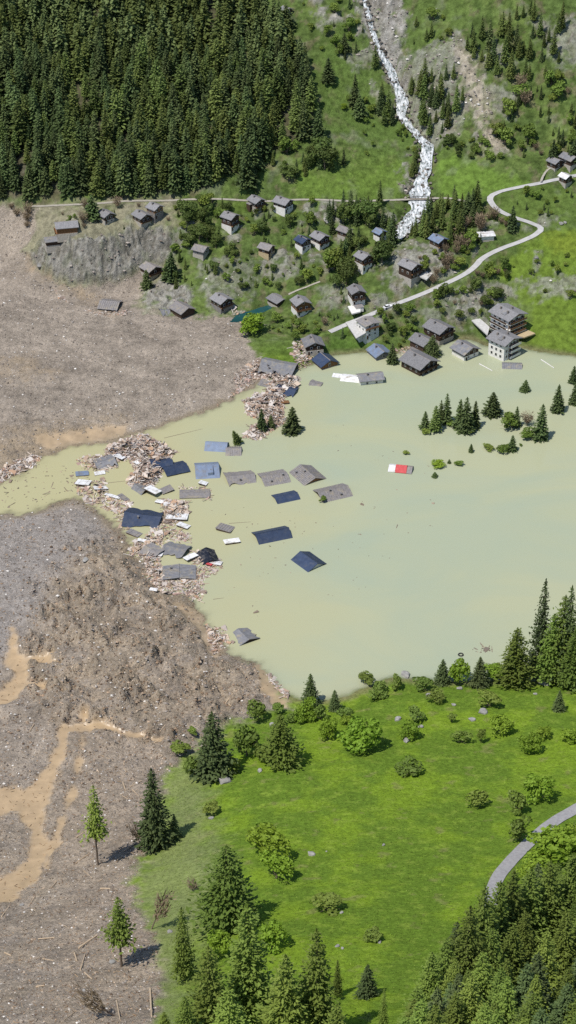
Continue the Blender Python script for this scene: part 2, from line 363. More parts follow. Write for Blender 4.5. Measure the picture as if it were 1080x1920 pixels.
# coarse evaluation of the smooth surface, then resample (fast)
_cx2 = np.unique(np.r_[XS[XS < -280], np.arange(-280, 281, 3.0), XS[XS > 280]]); _cy2 = np.unique(np.r_[YS[YS < 330], np.arange(330, 1161, 2.5), YS[YS > 1160]])
_gx2, _gy2 = np.meshgrid(_cx2, _cy2)
_z2 = base_height(_gx2, _gy2)
def bilin(xs, ys, Z, x, y):
    x = np.asarray(x, float); y = np.asarray(y, float)
    i = np.clip(np.searchsorted(xs, x) - 1, 0, len(xs) - 2); j = np.clip(np.searchsorted(ys, y) - 1, 0, len(ys) - 2)
    fx = np.clip((x - xs[i]) / (xs[i + 1] - xs[i]), 0, 1); fy = np.clip((y - ys[j]) / (ys[j + 1] - ys[j]), 0, 1)
    return (Z[j, i] * (1 - fx) + Z[j, i + 1] * fx) * (1 - fy) + (Z[j + 1, i] * (1 - fx) + Z[j + 1, i + 1] * fx) * fy
GZ = bilin(_cx2, _cy2, _z2, GX, GY)
# gentle limits far outside the picture
GZ = np.where(GY > 1160, np.minimum(GZ, 700), np.minimum(GZ, 330))
near_clip = sstep(330, 100, GY); GZ = GZ * (1 - near_clip) + np.minimum(GZ, 200) * near_clip

LAKE = [(-150,915),(0,905),(38,888),(75,862),(130,837),(200,829),(250,816),(300,800),(350,783),(390,769),(430,749),(462,733),(500,712),(560,692),(588,682),(605,670),
 (640,664),(690,660),(720,668),(745,664),(760,655),(800,655),(830,645),(855,637),(885,636),(905,648),(985,653),(1010,659),(1080,669),(1250,690),(1500,760),(1600,1000),(1500,1300),
 (1300,1285),(1080,1270),(1000,1276),(900,1275),(830,1278),(775,1275),(740,1270),(715,1278),(690,1290),(650,1305),(600,1316),(555,1312),(520,1292),(503,1265),(488,1245),(455,1238),
 (425,1222),(412,1200),(385,1170),(372,1140),(345,1118),(305,1112),(280,1085),(285,1055),(245,1045),(236,1005),(215,985),(190,967),(168,948),(140,934),(100,946),(60,962),(0,966),(-150,985)]
LAKE_W = [unproj(u, v, 0) for u, v in LAKE]
fine = (np.abs(GX) < 285) & (GY > 320) & (GY < 1165)
ld = np.full(GX.shape, -300.0); ld[fine] = sdf(GX[fine], GY[fine], LAKE_W)
nzA = fbm(GX / 7.0, GY / 7.0, 3)
U0, V0 = project(GX, GY, GZ)
# --- zone masks, drawn on the ground as seen from the air
def zone(poly, soft=8, jit=10, scale=6.0, seed=0.0):
    m = np.zeros(GX.shape); P = np.asarray(poly, float); pad = soft + 1.6 * jit + 4
    q = fine & (U0 > P[:, 0].min() - pad) & (U0 < P[:, 0].max() + pad) & (V0 > P[:, 1].min() - pad) & (V0 < P[:, 1].max() + pad)
    d = sdf(U0[q], V0[q], poly) + jit * fbm(GX[q] / scale + seed, GY[q] / scale - seed, 4, 0.6)
    m[q] = sstep(-soft, soft, d); return m
DEB_A = [(-600,388),(20,392),(70,400),(70,440),(45,470),(75,505),(120,530),(170,537),(220,530),(262,505),(285,510),(270,545),(255,575),(300,590),(350,592),(420,592),(455,608),(470,650),(505,690),(560,700),(300,870),(-200,960),(-600,960)]
DEB_B = [(-600,930),(0,940),(140,915),(240,960),(300,1040),(400,1110),(440,1200),(500,1235),(525,1285),(545,1318),(490,1335),(440,1352),(395,1385),(345,1415),(312,1450),(300,1500),(282,1590),(248,1640),(262,1700),(292,1760),(305,1850),(295,1920),(280,2200),(-600,2200)]
dA = zone(DEB_A, 7, 9); dB = zone(DEB_B, 16, 15)
deb = np.clip(dA + dB, 0, 1); lower = dB > dA
DUST = [(-300,385),(330,375),(330,410),(300,450),(330,500),(300,600),(-300,600)]
dust = zone(DUST, 25, 20) * (1 - deb)
dustB = np.clip(zone([(250,1950),(255,1640),(300,1560),(300,1440),(360,1400),(400,1410),(390,1470),(400,1560),(430,1650),(400,1750),(360,1800),(340,1950)], 45, 25) , 0, 1) * (1 - deb)
ROCKS = [([(45,480),(85,450),(110,440),(165,452),(215,440),(262,428),(320,432),(330,460),(300,500),(262,505),(215,535),(150,535),(95,525),(55,500)],1.0),
 ([(262,555),(285,530),(320,525),(358,545),(355,580),(310,590),(270,582)],0.95),([(370,500),(420,480),(470,500),(480,545),(440,555),(390,545)],0.5),([(380,545),(440,555),(440,590),(390,588)],0.55),
 ([(480,490),(560,480),(570,510),(500,530)],0.7),([(570,388),(640,380),(665,400),(640,415),(590,410)],0.8),([(600,540),(650,530),(650,580),(600,575)],0.5),
 ([(730,470),(780,455),(830,470),(860,500),(830,530),(790,530),(745,545),(725,520)],0.8),([(690,560),(720,548),(750,560),(700,585)],0.6),([(760,585),(830,560),(860,590),(800,605)],0.5),([(830,560),(900,525),(970,530),(960,560),(900,590),(850,600)],0.75),
 ([(980,530),(1030,520),(1120,510),(1120,545),(1000,560)],0.6),([(660,-60),(735,-60),(765,40),(745,100),(760,170),(735,170),(705,100),(680,60)],1.0),
 ([(745,110),(800,90),(860,60),(880,100),(900,150),(870,230),(840,270),(800,260),(765,220),(745,160)],0.6),([(850,90),(885,100),(910,170),(920,230),(950,285),(915,285),(890,230),(870,180)],0.95),
 ([(905,90),(960,85),(960,120),(910,130)],0.7),([(880,160),(960,170),(955,215),(890,210)],0.7),([(1000,40),(1150,30),(1150,130),(1040,120)],0.6),([(700,160),(730,190),(740,215),(715,200)],0.7),
 ([(650,100),(700,95),(705,120),(660,125)],0.6),([(580,-20),(600,-10),(615,30),(650,35),(640,45),(605,48)],0.9),([(755,300),(775,320),(770,370),(755,355)],0.8),([(270,560),(300,560),(300,595),(275,590)],0.8)]
rock = np.zeros(GX.shape)
for k, (pl, a) in enumerate(ROCKS): rock = np.maximum(rock, a * zone(pl, 10, 16 if k > 1 else 9, 5.0, k * 3.1))
nbig = fbm(GX / 14 + 40, GY / 14, 4)
wildrock = sstep(0.35, 0.75, nbig + 0.25 * nzA) * sstep(650, 600, V0) * (V0 > -400)
rock = np.clip(np.maximum(rock, 0.7 * wildrock * (1 - sstep(420, 380, V0) * 0.75)), 0, 1) * (1 - deb)
# forest keeps its own floor
CHANNELS = [[(300,1388,10),(255,1378,14),(190,1360,14),(125,1366,16),(108,1420,26),(88,1468,38),(60,1505,52),(68,1555,32),(74,1595,36),(50,1640,46),(10,1665,50),(-80,1685,50)],
 [(62,1500,50),(20,1500,46),(-80,1505,44)],[(24,1178,12),(22,1230,30),(40,1265,34),(15,1305,32),(-70,1330,32)],[(25,1238,18),(80,1240,16),(112,1242,8)],[(30,1275,12),(80,1285,10)],
 [(160,1335,6),(150,1420,8),(140,1470,10),(110,1560,10),(85,1620,14)]]
mud = np.zeros(GX.shape)
for k, ch in enumerate(CHANNELS):
    c3 = np.array([(u, v, 0.0, w) for u, v, w in ch]); q = fine & (U0 > c3[:, 0].min() - 50) & (U0 < c3[:, 0].max() + 50) & (V0 > c3[:, 1].min() - 50) & (V0 < c3[:, 1].max() + 50)
    d_, _, w_ = dline(U0[q], V0[q], c3); d_ = w_ * 0.5 - d_ + 9 * fbm(GX[q] / 9 + k, GY[q] / 9, 4, 0.55)
    mud[q] = np.maximum(mud[q], sstep(-6, 7, d_))
for k, (pl, a_) in enumerate((([(60,815),(120,806),(240,792),(232,812),(130,832),(90,840)],0.75),([(482,1240),(508,1248),(530,1295),(562,1312),(520,1328),(488,1285)],0.95),([(300,1112),(375,1132),(395,1178),(420,1215),(398,1235),(370,1175)],0.6))):
    mud = np.maximum(mud, a_ * zone(pl, 5, 6, 7.0, 60 + k * 2.3))
mud *= deb
# --- relief
rough_c = zone([(60,1110),(130,1030),(230,990),(270,1060),(370,1130),(400,1230),(480,1240),(500,1300),(420,1350),(300,1400),(150,1360),(60,1320),(40,1220)], 30, 20)
f1 = fbm(GX / 9, GY / 9, 4, 0.55); r1 = ridged(GX / 5.5 + 9, GY / 5.5, 4); f2 = fbm(GX / 2.2, GY / 2.2, 3, 0.6)
n_sc = fbm(GX / 4 + 31, GY / 4, 3)
f3 = fbm(GX / 1.3 + 5, GY / 1.3, 2, 0.7)
plain = 0.40 * f1 + 0.25 * f2 + 0.16 * f3
f0 = fbm(GX / 26 + 8, GY / 26 - 3, 2)
lump = 0.4 + 0.95 * sstep(-0.25, 0.4, fbm(GX / 15 + 61, GY / 15 - 14, 3))
wgx = GX + 3.5 * fbm(GX / 8 + 1, GY / 8, 2); wgy = GY + 3.5 * fbm(GX / 8 + 30, GY / 8, 2)
chunk = 2.6 * f0 + (2.0 * f1 + 2.0 * ridged((wgx + 0.5 * wgy) / 7.5, (wgy - 0.5 * wgx) / 4.2, 4) + 0.85 * f2 + 0.25 * f3) * lump
rel_deb = np.where(lower, plain * 1.4 * (1 - rough_c) + chunk * rough_c, plain * (1 + 0.5 * sstep(720, 800, V0)))
scd = V0 - (1338 + 8 * np.sin(U0 / 23.0) + 5 * np.sin(U0 / 9.0 + 1)) + 5 * n_sc
rel_deb = rel_deb + 1.9 * sstep(5, -3, scd) * sstep(-45, -6, scd) * sstep(-90, -20, U0) * sstep(275, 225, U0) * lower
rel_deb = rel_deb * (1 - 0.85 * mud) - 0.5 * mud
wx = GX + 5 * fbm(GX / 11 + 3, GY / 11, 3); wy = GY + 5 * fbm(GX / 11 - 7, GY / 11 + 5, 3)
st = 0.8 * ridged(wx / 10.0, wy / 15.0, 3) + 0.45 * ridged(wx / 3.6, wy / 6.0, 3) + 0.35 * fbm(GX / 1.8, GY / 2.6, 3)
rel_rock = 1.6 * st - 0.6
crag = zone(ROCKS[0][0], 10, 4) * (1 - deb)
rel_rock = rel_rock * (1 + 0.9 * crag)
rel_grass = 0.35 * fbm(GX / 18, GY / 18, 3) + 0.10 * fbm(GX / 3, GY / 3, 3) + (0.5 * fbm(GX / 6, GY / 6, 3)) * sstep(650, 600, V0)
rel = rel_deb * deb + (1 - deb) * (rel_rock * rock + rel_grass * (1 - rock))
rel *= fine
# lake basin and shoreline
shore = ld + np.where(deb > 0.4, 2.2, 0.8) * fbm(GX / 6, GY / 6, 4, 0.6)
hz = np.maximum(GZ + rel, 0.25)
outd = np.maximum(-shore, 0)
k_out = sstep(0, 16, outd)
z_out = (0.06 + 0.05 * outd + 0.3 * np.maximum(rel, -0.3) * sstep(0, 5, outd)) * (1 - k_out) + hz * k_out
z_in = -np.minimum(0.05 + 0.22 * np.maximum(shore, 0), 6.0)
GZ2 = np.where(fine, np.where(shore > 0, z_in, np.maximum(z_out, 0.05)), GZ)
# --- roads, stream, pool, cut into the ground
def cast0(u, v, zmap=None):
    d = ray(u, v); zmap = GZ2 if zmap is None else zmap
    t = (np.linspace(260, -8, 900) - CAMZ) / d[2]
    x, y, z = d[0] * t, d[1] * t, CAMZ + d[2] * t
    h = bilin(XS, YS, zmap, x, y)
    w = np.nonzero(z <= h)[0]
    if len(w) == 0: return x[-1], y[-1], h[-1]
    i = max(w[0], 1)
    a0, a1 = z[i - 1] - h[i - 1], z[i] - h[i]; f = a0 / (a0 - a1 + 1e-9)
    return x[i - 1] + f * (x[i] - x[i - 1]), y[i - 1] + f * (y[i] - y[i - 1]), h[i - 1] + f * (h[i] - h[i - 1])
def dense(P, step):
    P = np.asarray(P, float); out = [P[0]]
    # Catmull-Rom through the points
    Q = np.vstack([2 * P[0] - P[1], P, 2 * P[-1] - P[-2]])
    for i in range(1, len(Q) - 2):
        n = max(2, int(np.linalg.norm(Q[i + 1][:2] - Q[i][:2]) / step))
        for k in range(1, n + 1):
            t = k / n
            out.append(0.5 * (2 * Q[i] + (Q[i + 1] - Q[i - 1]) * t + (2 * Q[i - 1] - 5 * Q[i] + 4 * Q[i + 1] - Q[i + 2]) * t * t + (3 * Q[i] - Q[i - 1] - 3 * Q[i + 1] + Q[i + 2]) * t ** 3))
    return np.array(out)
def world_line(px, width, step=2.0, smooth=9, zoff=0.0):
    pts = [list(cast0(u, v, SMOOTHZ)) for u, v in px]
    P = np.c_[np.array(pts), np.full(len(pts), width) if np.isscalar(width) else np.array(width)]
    P = dense(P, step)
    z = bilin(XS, YS, SMOOTHZ, P[:, 0], P[:, 1]); k = np.ones(smooth) / smooth
    P[:, 2] = np.convolve(np.pad(z, smooth // 2, mode='edge'), k, 'valid')[:len(z)] + zoff
    return P
SMOOTHZ = np.where(fine & (shore < 0), np.maximum(GZ, 0.6), GZ2)
MAIN = [(618,624),(650,608),(700,588),(730,575),(770,560),(820,539),(868,516),(892,498),(905,484),(940,466),(985,450),(1008,437),(1014,427),(1000,419),(965,408),(937,396),(922,383),(919,371),(933,360),(970,351),(1010,344),(1045,336),(1110,322)]
UPPER = [(60,388),(120,384),(200,380),(300,377),(450,375),(560,374),(650,377),(700,376),(770,374),(832,371),(862,375),(900,385),(930,392)]
FOOT = [(541,556),(556,546),(575,537),(600,525)]
FOOT2 = [(1014,344),(1018,332),(1027,316),(1042,308)]
LANE = [(965,1748),(930,1718),(919,1692),(924,1668),(937,1640),(962,1610),(1000,1572),(1040,1540),(1085,1514),(1160,1475)]
STREAM = [(668,-60),(688,15),(700,60),(713,95),(730,125),(742,158),(755,184),(752,212),(768,234),(786,255),(801,275),(798,310),(791,340),(786,368),(787,388),(774,406),(760,424),(742,446)]
SW = [2.2,2.5,2.8,3.4,4.4,4.4,6.4,4.8,4.0,4.8,6.4,5.8,7.0,10.5,9.0,8,8,6]
L_main = world_line(MAIN, 3.1); L_upper = world_line(UPPER, 2.0); L_foot = world_line(FOOT, 1.3); L_foot2 = world_line(FOOT2, 1.1); L_lane = world_line(LANE, 3.9)
L_stream = world_line(STREAM, SW, 1.5, 7, -0.9)
ROADCLR = np.full(GX.shape, 99.0)
for Ln, zz in ((L_foot, 0), (L_foot2, 0), (L_upper, 0), (L_main, 0), (L_lane, 0), (L_stream, -0.5)):
    m = fine & (GX > Ln[:, 0].min() - 20) & (GX < Ln[:, 0].max() + 20) & (GY > Ln[:, 1].min() - 20) & (GY < Ln[:, 1].max() + 20)
    d, zv, wd = dline(GX[m], GY[m], Ln[::2] if len(Ln) > 40 else Ln)
    k = 1 - sstep(wd * 0.5 + 0.9, wd * 0.5 + 4.5, d)
    GZ2[m] = GZ2[m] * (1 - k) + (zv - 0.12 + zz) * k
    ROADCLR[m] = np.minimum(ROADCLR[m], d - wd * 0.5)
POOL = [(432,604),(445,590),(470,583),(496,574),(512,571),(508,580),(492,586),(470,592),(450,603)]
pz = 3.4
POOL_W = [unproj(u, v, pz) for u, v in POOL]
m = fine & (GX > -40) & (GX < 10) & (GY > 870) & (GY < 930)
pd = sdf(GX[m], GY[m], POOL_W)
GZ2[m] = np.where(pd > -4, np.where(pd > 0, pz - 0.8, np.minimum(np.maximum(GZ2[m], pz + 0.05), pz + 0.3 - pd * 0.4)), GZ2[m])
U1, V1 = project(GX, GY, GZ2)

# --- ground colours (albedo)
def mixc(a, b, t): return a * (1 - t[..., None]) + np.asarray(b)[None, None, :] * t[..., None] if not isinstance(b, np.ndarray) or b.ndim == 1 else a * (1 - t[..., None]) + b * t[..., None]
C = np.zeros(GX.shape + (3,)) + np.array([0.112, 0.182, 0.022])
n_m = fbm(GX / 25 + 3, GY / 25, 4); n_s = fbm(GX / 5 - 8, GY / 5, 4, 0.6); n_f = fbm(GX / 1.6, GY / 1.6, 3, 0.7)
far = sstep(700, 620, V0)
C = mixc(C, np.array([0.163, 0.248, 0.022]), sstep(-0.3, 0.5, n_m + 0.3 * n_s) * (1 - far))
C = mixc(C, np.array([0.205, 0.280, 0.042]), sstep(0.25, 0.8, n_s + 0.4 * n_f) * (1 - far) * 0.55)
C = mixc(C, np.array([0.20, 0.205, 0.07]), sstep(0.55, 0.9, fbm(GX / 8 + 77, GY / 8, 4, 0.6)) * (1 - far) * 0.6)
C = mixc(C, np.array([0.092, 0.135, 0.038]), far)
C = mixc(C, np.array([0.130, 0.178, 0.048]), far * sstep(-0.2, 0.6, n_m) * 0.7)
wildz = sstep(400, 385, V0) + zone([(330,380),(1000,395),(1000,480),(880,610),(600,660),(440,600),(330,500)], 20, 15)
wildz = np.clip(wildz, 0, 1) * far
C = mixc(C, np.array([0.055, 0.085, 0.022]), wildz * sstep(-0.1, 0.5, n_s) * 0.8)
C = mixc(C, np.array([0.16, 0.135, 0.085]), wildz * sstep(0.15, 0.7, fbm(GX / 7 + 21, GY / 7, 4, 0.6)) * 0.6)
# smooth hay meadows on the slope
for pl, col, a in (([(540,370),(560,320),(640,330),(760,300),(770,360),(700,374)], (0.118,0.182,0.036), 0.9), ([(545,360),(640,320),(700,270),(760,300),(700,360)], (0.115,0.175,0.034), 0.5),
                 ([(810,290),(850,290),(960,330),(1000,340),(920,365),(880,378),(830,366)], (0.122,0.195,0.036), 0.95), ([(590,120),(640,20),(690,120),(740,200),(780,270),(700,300),(620,240)], (0.098,0.152,0.036), 0.7),
                 ([(750,60),(800,-20),(900,-20),(860,60),(800,90)], (0.102,0.148,0.038), 0.7), ([(930,370),(1000,350),(1200,360),(1200,420),(1010,415),(950,400)], (0.10,0.150,0.034), 0.8),
                 ([(985,460),(1030,430),(1250,430),(1250,690),(1010,655),(985,640),(1000,580),(960,545),(920,500)], (0.128,0.190,0.028), 0.9), ([(1010,440),(1250,425),(1250,500),(1040,470)], (0.17,0.20,0.024), 0.45),
                 ([(640,615),(690,640),(700,664),(600,668),(620,640)], (0.078,0.14,0.026), 0.8), ([(450,378),(530,380),(500,395),(400,400)], (0.10,0.155,0.028), 0.7)):
    C = mixc(C, np.array(col), a * zone(pl, 12, 10) * (1 - rock * 0.8))
FOREST = [(-320,372),(60,372),(140,364),(240,368),(330,358),(385,352),(410,338),(438,322),(462,345),(498,288),(560,262),(598,240),(580,180),(572,120),(525,66),(500,30),(488,-90),(-320,-90)]
forest = zone(FOREST, 8, 6)
C = mixc(C, np.array([0.085, 0.075, 0.05]), forest * 0.85)
rc = np.array([0.225, 0.207, 0.185]) + 0.12 * (st[..., None] * 0.5 + n_f[..., None] * 0.5 + 0.4 * n_s[..., None])  # crevices darkened by the relief, shade put into the colour, plus random tone
rc = np.clip(rc * (1 - 0.24 * crag[..., None]), 0.05, 0.6)
tan = zone([(850,85),(890,95),(960,290),(900,290)], 15, 10); rc = mixc(rc, np.array([0.40, 0.34, 0.26]), tan * 0.7)
C = mixc(C, rc, rock * 0.92 * (1 - (0.7 - 0.5 * crag) * sstep(0.25, 0.6, fbm(GX / 6 + 55, GY / 4, 3))))
C = mixc(C, np.array([0.29, 0.255, 0.19]), dust * (0.75 - 0.68 * rock)); C = mixc(C, np.array([0.20, 0.22, 0.10]), dustB * 0.7)
streak = np.where(lower, fbm(GX / 16 + 2, GY / 16, 4, 0.6), 0.6 * fbm(GX / 30 + 2, GY / 13 + GX / 60, 4, 0.6) + 0.5 * fbm(GX / 12 + 7, GY / 12, 4, 0.6))[..., None]
dc = np.array([0.315, 0.268, 0.218]) * (1 + 0.30 * streak + 0.14 * n_s[..., None] + 0.18 * n_f[..., None])
patch = sstep(0.0, 0.35, fbm(GX / 17 + 90, GY / 12, 4, 0.6))
brown = (1 - 0.75 * patch) * np.clip(rough_c * 0.8 + sstep(1450, 1550, V0) * 0.5 + sstep(0.1, 0.7, nbig) * 0.35, 0, 1) * lower
dc = mixc(dc, np.array([0.350, 0.285, 0.208]) * (1 + 0.15 * streak + 0.28 * n_f[..., None]), brown * 0.8)
warm = zone([(100,1340),(320,1370),(300,1450),(240,1640),(290,1800),(250,1930),(60,1930),(120,1750),(90,1600),(140,1450)], 40, 30, 14.0)
dc = mixc(dc, np.array([0.345, 0.282, 0.215]) * (1 + 0.2 * n_f[..., None] + 0.15 * streak), warm * 0.7)
ochre = zone([(50,800),(240,785),(240,815),(120,840),(20,900),(-60,900),(-60,840)], 25, 20) * 0.7 + zone([(-60,680),(60,670),(110,700),(40,710),(-60,700)], 15, 15) * 0.6 + zone([(50,470),(110,520),(200,560),(220,590),(150,560),(60,510)], 12, 12) * 0.7
dc = mixc(dc, np.array([0.36, 0.27, 0.165]), np.clip(ochre, 0, 1) * (0.6 + 0.4 * n_s))
greyband = zone([(0,940),(180,960),(200,1010),(110,1080),(60,1180),(0,1240),(-100,1240),(-100,950)], 20, 15)
dc = mixc(dc, np.array([0.325, 0.298, 0.275]) * (1 + 0.2 * n_f[..., None]), greyband * 0.8)
dark = sstep(0.18, 0.5, fbm(GX / 9 + 41, GY / 9, 4, 0.6)) * lower
dc = mixc(dc, np.array([0.185, 0.160, 0.138]) * (1 + 0.25 * n_f[..., None]), dark * 0.28)
dc = mixc(dc, np.array([0.395, 0.288, 0.172]) * (1 + 0.10 * n_s[..., None]), mud)
C = mixc(C, dc, deb)
bank = sstep(5, 0.5, -shore) * (shore < 0.5)
C = mixc(C, np.array([0.25, 0.20, 0.13]), bank * deb * 0.7); C = mixc(C, np.array([0.17, 0.15, 0.085]), bank * (1 - deb) * 0.75)
C = np.clip(C, 0.01, 0.8)

# --- split the one sheet into the pieces of the setting
F00 = np.arange(len(YS) - 1)[:, None] * len(XS) + np.arange(len(XS) - 1)[None, :]
quads = np.stack([F00, F00 + 1, F00 + 1 + len(XS), F00 + len(XS)], -1)
def fc(a): return (a[:-1, :-1] + a[1:, :-1] + a[:-1, 1:] + a[1:, 1:]) / 4
zd, zr, zv, zy = fc(deb), fc(rock), fc(V0), fc(GY)
deep = (fc(GZ2) < -2.0)
zone_id = np.where(zd > 0.5, np.where(zv < 930, 0, 1), np.where(zy < 740, 2, np.where(zv < 383, 3, 4)))
cl = (sstep(0.5, 0.51, fc(np.maximum(zone(ROCKS[0][0], 6, 6), zone(ROCKS[1][0], 6, 6)))) > 0.5) & (zd <= 0.5)
zone_id = np.where(cl, 5, zone_id)
zone_id = np.where((zd > 0.5) & (fc(mud) > 0.5), 6, zone_id)
Vall = np.stack([GX, GY, GZ2], -1).reshape(-1, 3); Call = C.reshape(-1, 3)
SETTING = [("debris_field", M_debris, "flat grey-brown plain of landslide mud and rubble damming the valley"), ("debris_field", M_debris, "churned brown landslide rubble with tan mud channels in the near corner"),
           ("meadow", M_grass, "bright green grassy hillside rising from the near shore"), ("mountain_slope", M_wild, "steep green mountain slope with rock bands behind the village"),
           ("village_hill", M_wild, "bushy green knoll carrying the old chalets"), ("cliff", M_rock, "bare grey rock cliff under the chalets at the edge of the mud"),
           ("mud_channel", M_mud, "smooth tan mud winding in channels through the rubble")]
for k, (nm, mt, lb) in enumerate(SETTING):
    q = quads[(zone_id == k) & ~deep]
    if len(q) == 0: continue
    idx, inv = np.unique(q, return_inverse=True)
    me = np_mesh(nm, Vall[idx], inv.reshape(q.shape), mt, True, vcol=Call[idx])
    tag(link(nm, me), lb, nm.replace("_", " "), kind="structure")
def height(x, y): return float(bilin(XS, YS, GZ2, x, y))
def cast(u, v): 
    x, y, z = cast0(u, v); return float(x), float(y), float(z)
def mpp(x, y, z): return (y * CP - (z - CAMZ) * SP) / FPX         # metres per photo pixel there
def vfac(u, v):                                                       # cosine of the look-down angle
    d = ray(u, v); return math.hypot(d[0], d[1]) / math.sqrt(d @ d)

# lake surface
ix = np.nonzero((XS > -281) & (XS < 281))[0][::2]; iy = np.nonzero((YS > 575) & (YS < 945))[0][::2]
lz = GZ2[np.ix_(iy, ix)]; lx, ly = np.meshgrid(XS[ix], YS[iy]); wet = (lz < 0.6)
li = np.arange(lz.size).reshape(lz.shape); lq = np.stack([li[:-1, :-1], li[:-1, 1:], li[1:, 1:], li[1:, :-1]], -1)
anyw = wet[:-1, :-1] | wet[1:, :-1] | wet[:-1, 1:] | wet[1:, 1:]; lq = lq[anyw]
idx, inv = np.unique(lq, return_inverse=True); dep = np.maximum(-lz.ravel()[idx], 0); al = 1 - np.exp(-dep * 4.5)
me = np_mesh("lake", np.c_[lx.ravel()[idx], ly.ravel()[idx], np.zeros(len(idx))], inv.reshape(lq.shape), M_lake, True, vcol=np.c_[al, al, al])
tag(link("lake", me), "pale green silty flood lake filling the valley floor", "lake", kind="structure")
px, py = zip(*POOL_W)
mb = MB(); big = [(sum(px) / len(px) + (x - sum(px) / len(px)) * 1.25, sum(py) / len(py) + (y - sum(py) / len(py)) * 1.25, pz) for x, y in POOL_W]
mb.poly(big, [tuple(range(len(big)))]); tag(mb.build("pool", M_pool), "dark teal pool of dammed water below the wooden chalets", "pool", kind="structure")
def ribbon(name, Ln, mat, label, cat, zoff, crown=0.0, nx=3, disp=0.0):
    T = np.gradient(Ln[:, :2], axis=0); T /= np.linalg.norm(T, axis=1)[:, None] + 1e-9
    Nn = np.c_[-T[:, 1], T[:, 0]]; V = []
    for j in range(nx):
        f = j / (nx - 1) - 0.5
        e = 1 + (0.35 * fbm(np.arange(len(Ln)) / 4.0 + 50 * j, np.arange(len(Ln)) * 0.0 + 3, 3) if disp else 0.04 * gnoise(np.arange(len(Ln)) / 3.0 + j, np.arange(len(Ln)) * 0.0))
        p = Ln[:, :2] + Nn * (Ln[:, 3] * f * e)[:, None]
        z = Ln[:, 2] + zoff + crown * (1 - 4 * f * f)
        if disp: z = z + disp * fbm(p[:, 0] / 1.6, p[:, 1] / 1.6, 3, 0.6)
        V.append(np.c_[p, z])
    V = np.stack(V, 1); n = len(Ln); idx = np.arange(n * nx).reshape(n, nx)
    F = np.stack([idx[:-1, :-1], idx[:-1, 1:], idx[1:, 1:], idx[1:, :-1]], -1).reshape(-1, 4)
    o = link(name, np_mesh(name, V.reshape(-1, 3), F, mat, True)); return tag(o, label, cat, kind="structure")
ribbon("road", L_main, M_road, "pale asphalt road climbing from the lake shore through hairpin bends", "road", 0.10, 0.05)
ribbon("track", L_upper, M_track, "narrow gravel track along the foot of the forest", "track", 0.06, 0.03)
ribbon("footpath", L_foot, M_track, "pale footpath between the shrubs above the wooden chalet", "path", 0.08, 0.0)
ribbon("footpath", L_foot2, M_track, "short footpath up to the dark barns at the mountain foot", "path", 0.08, 0.0)
ribbon("lane", L_lane, M_lane, "grey lane curving out of the near conifers over the meadow", "lane", 0.10, 0.05)
ribbon("stream", L_stream, M_foam, "white cascading mountain stream tumbling down the slope", "stream", 0.35, 0.25, 9, 0.5)
# ------------------------------------------------------------------ plants: prototypes
def quad_cloud(P, T, B, sl, sw):           # centres, long axes, cross axes, half sizes -> quads (diamond leaf clumps)
    a = P - T * sl[:, None]; b = P + B * sw[:, None] + T * (sl * 0.1)[:, None]; c = P + T * sl[:, None]; d = P - B * sw[:, None] + T * (sl * 0.1)[:, None]
    V = np.stack([a, b, c, d], 1).reshape(-1, 3); F = np.arange(len(V)).reshape(-1, 4); return V, F
def unit(v): return v / (np.linalg.norm(v, axis=-1, keepdims=True) + 1e-9)
def conifer(seed, R=0.13, cb=0.06, whorls=34, clumps=5, droop=0.35, size=0.036, shape=0.75, loose=0.15, dens=1.0):
    r = np.random.default_rng(seed); P = []; D = []; S = []
    side = r.uniform(0, 6.28); asym = r.uniform(0.0, 0.18)
    for i in range(whorls):
        t = cb + (0.985 - cb) * (i + r.uniform(-0.3, 0.3)) / whorls
        t = min(max(t, cb), 0.985); q = (1 - t) / (1 - cb)
        nb = max(3, int((4 + 6 * q) * dens))
        a0 = r.uniform(0, 6.28)
        for k in range(nb):
            az = a0 + 6.283 * k / nb + r.normal(0, 0.25)
            L = R * (q ** shape) * r.uniform(0.62, 1.2) * (1 + asym * math.cos(az - side)) + 0.008
            if r.random() < 0.06: L *= 1.25
            dr = droop * r.uniform(0.5, 1.4)
            m = max(2, int(round(clumps * (0.45 + 0.55 * q))))
            f = np.linspace(0.22, 1.0, m) + r.normal(0, 0.05, m)
            x = np.c_[np.cos(az) * f * L, np.sin(az) * f * L, t - dr * L * f + 0.25 * L * f * f * 0.6]
            x += r.normal(0, loose * L * 0.35, (m, 3)) * np.array([1, 1, 0.5])
            P.append(x); d = np.tile([math.cos(az), math.sin(az), -dr * 0.8], (m, 1)) + r.normal(0, 0.45, (m, 3)); D.append(d)
            S.append(size * (0.55 + 0.6 * q) * r.uniform(0.7, 1.3, m))
    P.append(np.array([[0, 0, 0.985]] * 3)); D.append(r.normal(0, 0.15, (3, 3)) + [0, 0, 1]); S.append(np.full(3, 0.02))
    P = np.vstack(P); T = unit(np.vstack(D)); S = np.hstack(S)
    up = np.tile([0, 0, 1.0], (len(P), 1)) + r.normal(0, 0.45, (len(P), 3))
    B = unit(np.cross(up, T))
    return quad_cloud(P, T, B, S * 1.25, S * 0.62)
